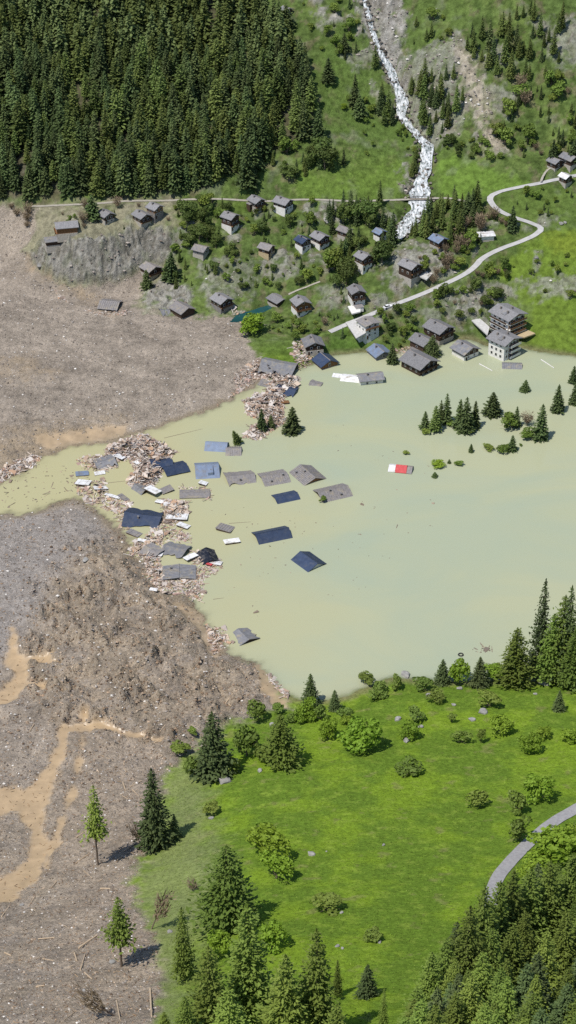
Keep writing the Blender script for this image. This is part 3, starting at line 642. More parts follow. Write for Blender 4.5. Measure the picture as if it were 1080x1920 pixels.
def broadleaf(seed, lobes=13, per=85, flat=1.0, size=0.05, stem=0.12):
    r = np.random.default_rng(seed); P = []; Nn = []; S = []
    for i in range(lobes):
        a = r.uniform(0, 6.28); h = r.uniform(-0.7, 1.0); rr = math.sqrt(max(0, 1 - h * h * 0.8)) * r.uniform(0.35, 0.75)
        c = np.array([math.cos(a) * rr * 0.46, math.sin(a) * rr * 0.46, stem + (1 - stem) * (0.5 + 0.33 * h)])
        if i == 0: c = np.array([0, 0, stem + (1 - stem) * 0.5])
        rad = r.uniform(0.10, 0.25) if i else 0.25
        n = unit(r.normal(0, 1, (per, 3))); n[:, 2] = np.where(n[:, 2] < -0.5, -n[:, 2] * 0.5, n[:, 2]); n = unit(n)
        P.append(c + n * rad * r.uniform(0.72, 1.12, (per, 1)) * [1, 1, 0.85]); Nn.append(n); S.append(size * r.uniform(0.55, 1.25, per))
    P = np.vstack(P); Nn = unit(np.vstack(Nn) + r.normal(0, 0.55, (len(P), 3))); S = np.hstack(S)
    P[:, 2] = np.maximum(P[:, 2], 0.03) * flat
    T = unit(np.cross(Nn, r.normal(0, 1, (len(P), 3)))); B = np.cross(Nn, T)
    return quad_cloud(P, T, B, S, S * 0.75)
def barecrown(seed, n=420, spread=0.42):
    r = np.random.default_rng(seed)
    az = r.uniform(0, 6.28, n); q = r.uniform(0.1, 1, n) ** 0.6; rad = spread * q * np.sqrt(r.uniform(0, 1, n))
    z = 0.12 + 0.85 * q * r.uniform(0.5, 1, n)
    P = np.c_[np.cos(az) * rad, np.sin(az) * rad, z]
    T = unit(np.c_[np.cos(az) * rad * 1.4, np.sin(az) * rad * 1.4, np.full(n, 0.5)] + r.normal(0, 0.25, (n, 3)))
    B = unit(np.cross(T, r.normal(0, 1, (n, 3))))
    return quad_cloud(P, T, B, r.uniform(0.05, 0.13, n), r.uniform(0.010, 0.022, n))
def trunk_mesh(name, seed, r0=0.014, top=0.97, bend=0.006, mat=None, limbs=0, limb_z=(0.25, 0.6), limb_l=0.3):
    r = np.random.default_rng(seed); V = []; F = []; n = 6; ring = 6
    def tube(p0, p1, ra, rb, rings, bnd):
        b = len(V); off = r.normal(0, bnd, 2)
        for i in range(rings):
            t = i / (rings - 1); c = np.array(p0) * (1 - t) + np.array(p1) * t; c[:2] += off * math.sin(t * 3.1)
            rr = ra * (1 - t) + rb * t
            for k in range(n):
                a = 6.283 * k / n; V.append((c[0] + rr * math.cos(a), c[1] + rr * math.sin(a), c[2]))
        for i in range(rings - 1):
            for k in range(n): F.append((b + i * n + k, b + i * n + (k + 1) % n, b + (i + 1) * n + (k + 1) % n, b + (i + 1) * n + k))
    tube((0, 0, -0.03), (0, 0, top), r0, r0 * 0.15, ring, bend)
    for i in range(limbs):
        a = 6.283 * i / limbs + r.uniform(-0.4, 0.4); z0 = r.uniform(*limb_z); L = limb_l * r.uniform(0.7, 1.2)
        tube((0, 0, z0), (math.cos(a) * L, math.sin(a) * L, z0 + L * r.uniform(0.5, 1.2)), r0 * 0.5, r0 * 0.1, 3, 0)
    return np_mesh(name, V, F, mat or M_bark, True)
PROTO = {}
def add_proto(kind, crownVF, mat, trunk):
    PROTO.setdefault(kind, []).append((np_mesh("crown", crownVF[0], crownVF[1], mat), trunk))
for s in range(7):
    tr = trunk_mesh("trunk", 100 + s)
    add_proto("spruce", conifer(s, R=0.125 + 0.012 * (s % 3), droop=0.38, whorls=38, clumps=6, size=0.029), M_spruce, tr)
    add_proto("larch", conifer(20 + s, R=0.125 + 0.014 * (s % 3), cb=0.10, droop=0.12, clumps=6, loose=0.35, size=0.028, shape=0.7, whorls=38), M_larch_far, tr)
for s in range(4):
    tr = trunk_mesh("trunk", 120 + s, r0=0.015)
    add_proto("spruce_hd", conifer(40 + s, R=0.16 + 0.018 * (s % 3), whorls=54, clumps=11, droop=0.36, size=0.0175, loose=0.26), M_spruce, tr)
    add_proto("larch_hd", conifer(50 + s, R=0.155 + 0.018 * (s % 3), cb=0.10, whorls=52, clumps=12, droop=0.08, loose=0.5, size=0.0165, shape=0.68), M_larch, tr)
for s in range(2):
    add_proto("pole_larch", conifer(60 + s, R=0.125, cb=0.40, whorls=34, clumps=9, droop=0.25, loose=0.7, size=0.017, shape=0.62, dens=0.75), M_larch, trunk_mesh("trunk", 130 + s, r0=0.014, bend=0.012, limbs=5, limb_z=(0.3, 0.6), limb_l=0.08))
    add_proto("broken_tree", barecrown(70 + s, 160, 0.3), M_twig, trunk_mesh("trunk", 140 + s, r0=0.022, bend=0.03, limbs=7, limb_z=(0.2, 0.8), limb_l=0.25))
for s in range(5):
    add_proto("broadleaf", broadleaf(80 + s, 16, 110, 1.0, 0.042), M_leaf_hill, trunk_mesh("trunk", 150 + s, r0=0.03, top=0.7, limbs=5))
    add_proto("bush", broadleaf(90 + s, 11, 70, 1.0, 0.062, 0.0), M_leaf, trunk_mesh("stem", 160 + s, r0=0.03, top=0.5, limbs=6, limb_z=(0.05, 0.2), limb_l=0.4))
    add_proto("bright_bush", broadleaf(110 + s, 16, 110, 1.0, 0.046, 0.02), M_leafb, trunk_mesh("stem", 170 + s, r0=0.025, top=0.5, limbs=7, limb_z=(0.05, 0.2), limb_l=0.42))
for s in range(3):
    add_proto("bare_shrub", barecrown(130 + s), M_twig, trunk_mesh("stem", 180 + s, r0=0.025, top=0.6, limbs=6, limb_z=(0.05, 0.3), limb_l=0.4))
NAMES = {"spruce": ("spruce_tree", "spruce"), "larch": ("larch_tree", "larch"), "spruce_hd": ("spruce_tree", "spruce"), "larch_hd": ("larch_tree", "larch"), "pole_larch": ("larch_tree", "larch"),
         "broken_tree": ("broken_tree", "broken tree"), "broadleaf": ("broadleaf_tree", "tree"), "bush": ("bush", "bush"), "bright_bush": ("bush", "bush"), "bare_shrub": ("bare_shrub", "shrub")}
PRNG = np.random.default_rng(77)
TREES = []           # (x, y, radius) taken ground
def plant(kind, loc, H, width=1.0, label=None, group=None, tilt=0.0, variant=None, tiltdir=None):
    nm, cat = NAMES[kind]
    pr = PROTO[kind]; crown, trunk = pr[int(PRNG.integers(len(pr))) if variant is None else variant % len(pr)]
    wob = PRNG.uniform(0.92, 1.08) if kind not in ('bush', 'bright_bush', 'broadleaf') else PRNG.uniform(0.78, 1.28)
    e = empty(nm, loc, float(PRNG.uniform(0, 6.28)))
    if tilt: e.rotation_euler = (tilt * math.cos(tiltdir or 0), tilt * math.sin(tiltdir or 0), e.rotation_euler[2])
    e.scale = (H * width * wob, H * width / wob, H)
    link("foliage" if "bush" in kind else "crown", crown, e); link("stem" if ("bush" in kind or "shrub" in kind) else "trunk", trunk, e)
    TREES.append((loc[0], loc[1], H * 0.12 * width))
    return tag(e, label, cat, group)
def at_px(kind, u, v, hpx, wpx=None, label=None, group=None, z=None, tilt=0.0, tiltdir=0.0, sink=0.0, variant=None):
    if z is None: x, y, zz = cast(u, v)
    else: (x, y), zz = unproj(u, v, z), z
    s = mpp(x, y, zz); H = hpx * s / vfac(u, v)
    if "bush" in kind or "shrub" in kind or kind == "broadleaf":
        # round crowns also show their depth from above
        H = H * 0.85
    base_w = {"spruce": 0.27, "larch": 0.28, "spruce_hd": 0.34, "larch_hd": 0.34, "pole_larch": 0.30}.get(kind, 0.86)
    width = 1.0 if wpx is None else (wpx * s) / (base_w * H)
    return plant(kind, (x, y, zz - sink * H), H, width, label, group, tilt, variant, tiltdir)
ORD = "first second third fourth fifth sixth seventh eighth ninth tenth eleventh twelfth thirteenth fourteenth fifteenth sixteenth seventeenth eighteenth nineteenth twentieth".split()
def ordinal(k):
    if k < 20: return ORD[k]
    t = ["twenty", "thirty", "forty", "fifty", "sixty", "seventy", "eighty", "ninety"][(k + 1) // 10 - 2]
    return {"twenty": "twentieth", "thirty": "thirtieth", "forty": "fortieth", "fifty": "fiftieth"}.get(t, t[:-1] + "ieth") if (k + 1) % 10 == 0 else t + "-" + ORD[(k + 1) % 10 - 1]
def rank(items, key):                      # place from the left among the alike ones
    by = {}
    for i, it in enumerate(items): by.setdefault(key(it), []).append(i)
    out = {}
    for ids in by.values():
        ids.sort(key=lambda i: project(*items[i][1])[0])
        for k, i in enumerate(ids): out[i] = "" if len(ids) == 1 else (", leftmost" if k == 0 else ", rightmost" if k == len(ids) - 1 else ", " + ordinal(k) + " from the left")
    return out
HOUSEBOX = []        # picture boxes of the houses, kept clear of scattered trees
def scatter(poly, n, kinds, hrange, spacing, label, group, seed, houses=True, clear=2.0, widen=(0.9, 1.15), maxtry=60, hide=0.12):
    r = np.random.default_rng(seed); P = np.asarray(poly, float); out = []; mine = []
    lo, hi = P.min(0), P.max(0)
    for _ in range(n * maxtry):
        if len(out) >= n: break
        u, v = r.uniform(lo[0], hi[0]), r.uniform(lo[1], hi[1])
        if sdf(np.array([u]), np.array([v]), poly)[0] < 0: continue
        x, y, z = cast(u, v)
        if z < 0.1 or float(bilin(XS, YS, ROADCLR, x, y)) < clear: continue
        sp_ = spacing * r.uniform(0.35, 1.15)
        if any((x - a) ** 2 + (y - b) ** 2 < sp_ ** 2 for a, b in mine): continue
        if fbm(np.array([x / 9.0]), np.array([y / 9.0]), 2)[0] < r.uniform(-0.75, 0.15): continue
        H = hrange[0] * 0.75 + (hrange[1] * 1.12 - hrange[0] * 0.75) * r.random() ** 1.5; s = mpp(x, y, z); hp = H * vfac(u, v) / s; wp = H * 0.13 / s
        kind = kinds[int(r.integers(len(kinds)))]
        if kind in ("bush", "bright_bush", "bare_shrub", "broadleaf"): wp = H * 0.42 / s
        if houses and any(u + wp > b[0] and u - wp < b[2] and v > b[1] + 2 and v - hp < b[3] - 3 for b in HOUSEBOX) and r.random() > hide: continue
        mine.append((x, y)); out.append((kind, (x, y, z - 0.2), H, r.uniform(*widen)))
    rk = rank(out, lambda it: it[0])
    for i, (kind, loc, H, w) in enumerate(out):
        plant(kind, loc, H, w, label[kind] + rk[i], group)
    return out
# ------------------------------------------------------------------ houses
def chevron(W, rise, over, th):              # roof profile in (y,z), ridge at y=0, z=rise
    h = W / 2 + over; drop = rise * (h / (W / 2))
    return [(-h, rise - drop), (0, rise), (h, rise - drop), (h, rise - drop + th), (0, rise + th * 1.15), (-h, rise - drop + th)]
def put_window(par, x, y, z, w, h, face, frame=True):
    # face: '+x', '-y', '+y'; a frame with its pane as a sub-part
    ax = {'+x': (1, 0), '-x': (-1, 0), '-y': (0, -1), '+y': (0, 1)}[face]
    a = MB(); t = 0.10
    a.box((x + ax[0] * t / 2, y + ax[1] * t / 2, z), (t if ax[0] else w + 0.24, t if ax[1] else w + 0.24, h + 0.24))
    f = a.build("window", M_frame if frame else M_wood_dark, par)
    b = MB(); b.box((x + ax[0] * (t + 0.02), y + ax[1] * (t + 0.02), z), (0.06 if ax[0] else w, 0.06 if ax[1] else w, h)); b.build("pane", M_glass, f)
def house(cx, cy, label, L=6.0, W=5.5, hw=4.2, pitch=24, rz=-50, roof=None, wall=None, base=None, bh=1.6, wins=2, balcony=True, chim=True, z=None, over=0.7, lower=0.0, annex=None, name="chalet", cat="chalet", rows=2):
    L *= 1.16; W *= 1.16
    roof = roof or M_slate; wall = wall or M_wood_dark; base = base or M_masonry
    rise = W / 2 * math.tan(math.radians(pitch)); hgt = hw + rise * 0.6 - lower
    x, y, zz = cast(cx, cy + 12) if z is None else (*unproj(cx, cy + 12, z), z)
    for _ in range(3):
        s = mpp(x, y, zz); dv = hgt * vfac(cx, cy) / s
        x, y, zz = cast(cx, cy + dv) if z is None else (*unproj(cx, cy + dv, z), z)
    zz -= lower
    HOUSEBOX.append((cx - (L + W) * 0.32 / s, cy - 4 - rise / s * 0.4, cx + (L + W) * 0.32 / s, cy + (hgt * 0.9) / s + 4))
    e = empty(name, (x, y, zz), math.radians(rz))
    TREES.append((x, y, max(L, W) * 0.6))
    f = MB(); f.box((0, 0, (bh - 3.5) / 2), (L + 0.12, W + 0.12, bh + 3.5)); f.build("foundation", base, e)
    w = MB(); w.extrude_x([(-W / 2, bh), (W / 2, bh), (W / 2, hw), (0, hw + rise), (-W / 2, hw)], -L / 2, L / 2); w.build("wall", wall, e)
    r = MB(); pr = [(a, b + hw + 0.02) for a, b in chevron(W, rise, over, 0.28)]; r.extrude_x(pr, -L / 2 - over, L / 2 + over)
    ro = r.build("roof", roof, e)
    rc = MB(); rc.extrude_x([(-0.22, hw + rise + 0.24), (0.22, hw + rise + 0.24), (0, hw + rise + 0.44)], -L / 2 - over, L / 2 + over); rc.build("ridge_cap", M_chim, ro)
    if chim:
        c = MB(); c.box((-L * 0.15, -W * 0.14, hw + rise + 0.25), (0.6, 0.6, 1.5)); ch = c.build("chimney", M_chim, ro)
        cc = MB(); cc.box((-L * 0.15, -W * 0.14, hw + rise + 1.06), (0.85, 0.85, 0.12)); cc.build("cap", M_slate, ch)
    if wins:
        ww = min(0.95, W / (wins * 2.2))
        for i in range(wins):
            yy = (i - (wins - 1) / 2) * W / (wins + 0.4)
            for k in range(rows):
                zc = bh + 1.2 + k * 2.5
                if zc + 0.6 < hw + 0.4: put_window(e, L / 2, yy, zc, ww, 1.0, '+x')
            if bh > 1.4: put_window(e, L / 2 + 0.06, yy, bh - 0.75, ww * 0.8, 0.75, '+x')
        put_window(e, L / 2, 0, hw + rise * 0.42, 0.7, 0.75, '+x')
        for i in range(wins):
            xx = (i - (wins - 1) / 2) * L / (wins + 0.4)
            for yy, fc_ in ((-W / 2, '-y'),):
                if hw - bh > 1.6: put_window(e, xx, yy, (bh + hw) / 2 - 0.1, 0.8, 0.9, fc_)
    if balcony and hw - bh > 2.2:
        zb = bh + 0.1 if hw - bh < 4 else bh + 2.4
        bl = MB(); bl.box((L / 2 + 0.5, 0, zb), (1.0, W + 0.3, 0.14)); bo = bl.build("balcony", M_wood_brown, e)
        rl = MB(); rl.box((L / 2 + 0.98, 0, zb + 0.5), (0.07, W + 0.3, 0.8)); rl.build("railing", wall if wall is not M_plaster else M_wood_brown, bo)
    if bh > 1.2:
        d = MB(); d.box((L / 2 + 0.10, -W * 0.34, 0.9 + max(0, bh - 2.2) * 0.2), (0.1, 0.85, 1.8)); d.build("door", M_wood_dark, e)
    if annex:
        ax, ay, al, aw, ah, am = annex
        a = MB(); a.box((ax, ay, ah / 2 - 1), (al, aw, ah + 2)); an = a.build("annex", am, e)
        b = MB(); b.box((ax, ay, ah + 0.1), (al + 0.4, aw + 0.4, 0.18)); b.build("annex_roof", M_slate_tan, an)
    return tag(e, label, cat, "chalets of the flooded village" if name == "chalet" else None)
# old hamlet at the edge of the mud
house(125,418,"brown chalet with long pale grey roof on top of the bare cliff",L=8.5,W=5.8,hw=4.0,rz=-168,wall=M_wood_brown,bh=.9,chim=False)
house(98,446,"small dark barn below the long-roofed chalet at the cliff edge",L=5.6,W=4.2,hw=2.7,rz=-165,roof=M_grey_roof,bh=.5,wins=1,chim=False,balcony=False)
house(199,398,"dark timber chalet with pale base beside a small spruce at the clifftop",L=5.0,W=4.8,hw=3.7,base=M_masonry)
house(266,400,"black timber chalet with broad light grey roof above the cliff",L=5.8,W=5.0,hw=3.4,bh=.8)
house(291,385,"chalet with brown gable and tall beige plaster base by the track",L=4.6,W=4.9,hw=5.2,rz=-42,bh=3.2,wall=M_wood_brown,base=M_slate_tan)
house(283,498,"dark chalet on a pale stone plinth at the head of the mud bay",L=6.2,W=6.0,hw=3.2,roof=M_slate_tan,bh=.9,chim=False,wins=1)
house(342,574,"dark chalet half buried where mud meets the crag",L=7.4,W=6.8,hw=3.0,lower=1.2,roof=M_slate_tan,bh=.2,chim=False,wins=0,balcony=False)
house(416,557,"dark brown chalet with stone base at the teal pool",L=6.4,W=6.0,hw=4.2,bh=1.6,base=M_slate_tan)
house(521,558,"low wide grey roof with little wall showing beside the pool",L=6.2,W=6.0,hw=2.2,pitch=14,bh=.4,wins=0,chim=False,balcony=False)
house(564,562,"chalet with orange-brown timber balcony front and white base",L=5.6,W=6.0,hw=5.4,rz=-66,wall=M_wood_brown,base=M_plaster,bh=2.2)
house(481,372,"grey-roofed chalet with lean-to beside the gravel track",L=5.2,W=4.8,hw=3.3,bh=.8,annex=(-1.2,-3.4,2.6,2.0,1.8,M_wood_dark))
house(531,374,"white-walled chalet with grey gable roof right beside the gravel track",L=6.2,W=5.4,hw=4.8,bh=2.8,base=M_plaster,rz=-38)
house(432,402,"tall dark chalet with stacked balconies above the broadleaf thicket",L=5.2,W=5.2,hw=6.4,bh=2.6,base=M_plaster,rz=-38)
house(377,463,"small tan-roofed chalet with pinkish walls among shrubs",L=5.0,W=4.8,hw=3.0,roof=M_slate_tan,wall=M_slate_tan,bh=.8,rz=-30,wins=1,chim=False,balcony=False)
house(500,460,"grey barn with pale lower wall half hidden by bushes",L=5.0,W=4.6,hw=4.0,roof=M_slate_tan,bh=1.8,base=M_orange,rz=-34,wins=1,chim=False)
house(568,447,"white-based chalet under a dark blue-grey roof, left of a pale-roofed neighbour",L=4.6,W=4.6,hw=4.2,roof=M_navy,base=M_plaster,bh=2.0)
house(600,440,"chalet with light grey roof and dark gable next to the blue-roofed one",L=5.6,W=5.2,hw=4.0,base=M_plaster,bh=1.6)
house(646,428,"small brownish barn tucked among tall spruces",L=4.6,W=4.0,hw=3.2,roof=M_slate_tan,bh=.6,rz=-40,wins=1,chim=False)
house(712,432,"small bright blue roof peeping out of the conifers",L=3.6,W=3.8,hw=4.0,roof=M_slate_blue,base=M_plaster,bh=2.2,wins=1,chim=False,balcony=False)
house(681,477,"tall chalet with dark upper floor and white plaster lower storeys",L=5.0,W=5.0,hw=6.6,base=M_plaster,bh=3.6)
house(768,493,"big dark brown timber house beside the forecourt above the road",L=7.0,W=5.6,hw=6.2,wall=M_wood_dark,bh=1.0,rz=-46)
house(668,541,"chalet with gable to the lake, balconies and white stone terrace",L=5.6,W=5.4,hw=6.2,rz=-72,base=M_plaster,bh=2.8,annex=(5.0,-0.6,3.6,3.8,0.3,M_plaster))
house(822,445,"blue-grey roofed cabin in front of the brown shrubs",L=5.4,W=5.0,hw=3.4,roof=M_slate_blue,bh=.6,wins=1)
house(911,439,"low shed with flat white roof between brown shrubs",L=6.0,W=3.6,hw=2.3,pitch=4,rz=8,roof=M_white_sheet,wall=M_plaster,bh=.4,wins=0,chim=False,balcony=False,name="shed",cat="shed")
house(1040,299,"dark barn beside a spruce at the foot of the rocky slope",L=4.6,W=4.4,hw=3.2,roof=M_grey_roof,bh=.4,wins=1,chim=False,balcony=False)
house(1067,292,"dark barn with wide grey roof at the picture's upper edge of the hamlet",L=6.2,W=5.0,hw=3.2,roof=M_grey_roof,bh=.4,wins=1,chim=False,balcony=False)
house(1060,328,"tiny pale-roofed barn at the end of the upper road",L=3.8,W=3.8,hw=3.2,roof=M_white_sheet,bh=.5,wins=1,chim=False,balcony=False)
house(537,15,"tiny dark hut high on the pasture beside the forest",L=3.6,W=3.4,hw=2.4,roof=M_grey_roof,bh=.4,wins=1,chim=False,balcony=False)
house(690,602,"white three-storey house with flat tan roof under the road",L=5.8,W=6.4,hw=7.0,pitch=9,rz=-58,roof=M_slate_tan,wall=M_plaster,base=M_plaster,bh=2.8,rows=2,annex=(-1.0,-4.4,4.6,2.6,3.2,M_plaster))
house(587,638,"grey stone house with dark roof beside the rubble shore",L=6.4,W=7.0,hw=4.6,rz=-78,roof=M_grey_roof,wall=M_wood_dark,base=M_masonry,bh=2.4)
house(610,672,"navy-roofed chalet with orange timber gable afloat at the shore",L=6.6,W=7.4,hw=1.7,rz=-60,pitch=26,roof=M_navy,wall=M_wood_brown,bh=.2,z=0.0,wins=1,balcony=False,chim=False,name="chalet")
house(711,655,"chalet with bright blue roof standing in the water beside a lone spruce",L=7.0,W=6.8,hw=1.9,rz=-62,roof=M_slate_blue,wall=M_grey_roof,bh=.2,z=0.0,wins=1,balcony=False)
house(822,609,"dark chalet on dry ground behind two flooded grey-roofed houses",L=9.0,W=8.0,hw=5.0,rz=-48,bh=1.0,pitch=22)
house(792,634,"dark chalet wedged between two bigger ones by the shore spruce",L=7.6,W=6.6,hw=4.4,rz=-48,bh=.8,wins=1,lower=.6,annex=(0.5,-4.6,6.4,1.6,1.0,M_plaster))
house(786,670,"large flooded chalet with white framed windows and grey roof",L=10.4,W=9.6,hw=4.6,rz=-48,pitch=22,bh=.2,z=0.0,wins=3,over=1.1,lower=.6)
house(872,648,"flooded chalet with dark roof and white lower walls, standing alone",L=7.2,W=7.6,hw=4.0,rz=-52,roof=M_grey_roof,bh=2.4,base=M_plaster,z=0.0,over=1.0,lower=.4)
house(694,703,"flooded house with long grey roof and white walls near white sheets",L=9.0,W=5.6,hw=2.9,rz=12,pitch=24,roof=M_grey_roof,wall=M_plaster,base=M_plaster,bh=.3,z=0.0,lower=.8,balcony=False)

def apartment(cx, cy, label, L, W, storeys, rz, z, white_side, lower=0.0):
    hs = 2.75; hw = storeys * hs; pitch = 17; rise = W / 2 * math.tan(math.radians(pitch)); hgt = hw + rise * 0.6 - lower
    x, y, zz = cast(cx, cy + 30) if z is None else (*unproj(cx, cy + 30, z), z)
    for _ in range(3):
        s = mpp(x, y, zz); dv = hgt * vfac(cx, cy) / s
        x, y, zz = cast(cx, cy + dv) if z is None else (*unproj(cx, cy + dv, z), z)
    zz -= lower
    HOUSEBOX.append((cx - (L + W) * 0.34 / s, cy - 10, cx + (L + W) * 0.34 / s, cy + hgt * 0.9 / s + 6)); TREES.append((x, y, L * 0.6))
    e = empty("apartment_block", (x, y, zz), math.radians(rz))
    w = MB(); w.extrude_x([(-W / 2, -3), (W / 2, -3), (W / 2, hw), (0, hw + rise), (-W / 2, hw)], -L / 2, L / 2); w.build("wall", M_plaster, e)
    r = MB(); r.extrude_x([(a, b + hw + 0.02) for a, b in chevron(W, rise, 1.2, 0.3)], -L / 2 - 1.1, L / 2 + 1.3); ro = r.build("roof", M_slate, e)
    for px_, py_ in ((-0.25, -0.18), (0.2, -0.24), (0.05, 0.2)):
        c = MB(); c.box((px_ * L, py_ * W, hw + rise * 0.75 + 0.5), (0.8, 0.8, 1.6)); c.build("chimney", M_chim, ro)
    for sx in (-1,):   # a dormer on the visible slope
        dm = MB(); dm.extrude_x([(-W * 0.42, hw + 0.5), (-W * 0.12, hw + 0.5), (-W * 0.12, hw + rise + 0.1), (-W * 0.42, hw + rise * 0.62)], -L * 0.02, L * 0.2); dm.build("dormer", M_grey_roof, ro)
    # timber facing of the gable top and of the balcony bays
    g = MB(); g.extrude_x([(-W / 2 + 0.1, hw - 0.1), (W / 2 - 0.1, hw - 0.1), (0, hw + rise - 0.1)], L / 2, L / 2 + 0.05); g.build("gable_boarding", M_wood_brown, e)
    fy0, fy1 = (-W * 0.18, W / 2) if white_side else (-W / 2, W / 2)
    bk = MB(); bk.box((L / 2 + 0.04, (fy0 + fy1) / 2, hw / 2 - 0.5), (0.08, fy1 - fy0, hw - 1.4)); bk.build("bay_boarding", M_wood_brown, e)
    for k in range(storeys):
        z0 = k * hs + 0.25
        b = MB(); b.box((L / 2 + 0.75, (fy0 + fy1) / 2, z0), (1.5, fy1 - fy0 + 0.2, 0.2)); bo = b.build("balcony", M_plaster, e)
        q = MB(); q.box((L / 2 + 1.47, (fy0 + fy1) / 2, z0 + 0.62), (0.08, fy1 - fy0 + 0.2, 0.85)); q.build("railing", M_plaster if white_side else M_wood_brown, bo)
        for i in range(3):
            yy = fy0 + (fy1 - fy0) * (i + 0.5) / 3; put_window(e, L / 2 + 0.08, yy, z0 + 1.25, 1.3, 1.5, '+x')
        for i in range(3):
            xx = (i - 1) * L * 0.28; put_window(e, xx, -W / 2, z0 + 1.3, 1.0, 1.2, '-y', frame=not (not white_side))
        if white_side: put_window(e, L / 2, -W * 0.34, z0 + 1.3, 0.9, 1.2, '+x')
        else:
            b = MB(); b.box((0, -W / 2 - 0.65, z0), (L * 0.96, 1.3, 0.2)); bo = b.build("balcony", M_plaster, e)
            q = MB(); q.box((0, -W / 2 - 1.27, z0 + 0.6), (L * 0.96, 0.08, 0.85)); q.build("railing", M_wood_dark, bo)
    d = MB(); d.box((L / 2 + 0.15, -W * 0.42, 1.1), (0.1, 1.0, 2.1)); d.build("door", M_wood_dark, e)
    return tag(e, label, "apartment block")
apartment(950,582,"tall grey-roofed apartment block with dark balconies uphill on dry ground",11.5,10.5,4,-50,None,False)
apartment(943,630,"white apartment block with stacked balconies standing in the lake",9.5,10.0,4,-46,0.0,True,lower=2.2)
def terrace(pts, label, mat, zt=None, th=0.6):
    W_ = [cast(u, v) for u, v in pts]; z0 = max(p[2] for p in W_) + 0.15 if zt is None else zt
    P = [unproj(u, v, z0) for u, v in pts]; n = len(P)
    mb = MB(); mb.poly([(x, y, z0) for x, y in P] + [(x, y, z0 - th) for x, y in P], [tuple(range(n)), tuple(range(2 * n - 1, n - 1, -1))] + [(i, n + i, n + (i + 1) % n, (i + 1) % n) for i in range(n)])
    return tag(mb.build("terrace", mat), label, "terrace")
terrace([(884,600),(900,597),(918,613),(914,628)], "pale paved terrace uphill of the white apartment block", M_concrete)
terrace([(984,616),(1004,625),(984,632),(968,630)], "orange-floored terrace with white edge behind the flooded apartment block", M_orange)
terrace([(785,517),(800,508),(812,512),(800,524)], "grey forecourt beside the big timber house", M_concrete)
terrace([(648,604),(672,596),(690,622),(668,634)], "stepped white stone forecourt left of the tan-roofed house", M_concrete)
terrace([(652,574),(676,570),(676,584),(660,588)], "white stone terrace in front of the lake-facing gable chalet", M_plaster)
# small car on the road
def car(u, v, heading, label):
    x, y, z = cast(u, v); z += 0.28
    e = empty("parked_car", (x, y, z), heading)
    b = MB(); b.extrude_x([(-0.85, 0.3), (0.85, 0.3), (0.88, 0.75), (0.78, 0.95), (-0.78, 0.95), (-0.88, 0.75)], -2.1, 2.1); bo = b.build("body", M_carwhite, e)
    c = MB(); c.poly([(-1.6, -.75, .95), (1.0, -.75, .95), (1.0, .75, .95), (-1.6, .75, .95), (-1.2, -.6, 1.5), (0.45, -.6, 1.5), (0.45, .6, 1.5), (-1.2, .6, 1.5)], [(0, 1, 5, 4), (1, 2, 6, 5), (2, 3, 7, 6), (3, 0, 4, 7), (4, 5, 6, 7), (3, 2, 1, 0)]); c.build("windows", M_glass, e)
    t = MB(); t.box((-0.37, 0, 1.53), (1.6, 1.2, 0.05)); t.build("car_roof", M_carwhite, e)
    for sx in (-1.3, 1.3):
        for sy in (-0.85, 0.85):
            w = MB(); pr = [(sx + 0.33 * math.cos(a * math.pi / 5), 0.33 + 0.33 * math.sin(a * math.pi / 5)) for a in range(10)]
            w.poly([(p, sy - 0.1, q) for p, q in pr] + [(p, sy + 0.1, q) for p, q in pr], [tuple(range(10)), tuple(range(19, 9, -1))] + [(i, 10 + i, 10 + (i + 1) % 10, (i + 1) % 10) for i in range(10)]); w.build("wheel", M_tyre, e)
    return tag(e, label, "car")
car(727, 578, math.radians(32), "small white car stopped on the lakeside road")

def bridge(u, v, du, dv, label):
    x0, y0, z0 = cast(u - du / 2, v - dv / 2); x1, y1, z1 = cast(u + du / 2, v + dv / 2); L = math.hypot(x1 - x0, y1 - y0)
    e = empty("footbridge", ((x0 + x1) / 2, (y0 + y1) / 2, max(z0, z1) + 0.5), math.atan2(y1 - y0, x1 - x0))
    a = MB(); a.box((0, 0, 0), (L, 2.2, 0.25)); a.build("deck", M_wood_dark, e)
    for s in (-1, 1):
        a = MB(); a.box((0, s * 1.05, 0.95), (L, 0.1, 0.12)); a.box((0, s * 1.05, 0.55), (L, 0.08, 0.1))
        for k in range(5): a.box((-L / 2 + 0.2 + k * (L - 0.4) / 4, s * 1.05, 0.5), (0.12, 0.12, 0.95))
        a.build("railing", M_wood_dark, e)
    tag(e, label, "bridge")
bridge(790, 376, 46, -3, "small dark bridge carrying the track over the stream")
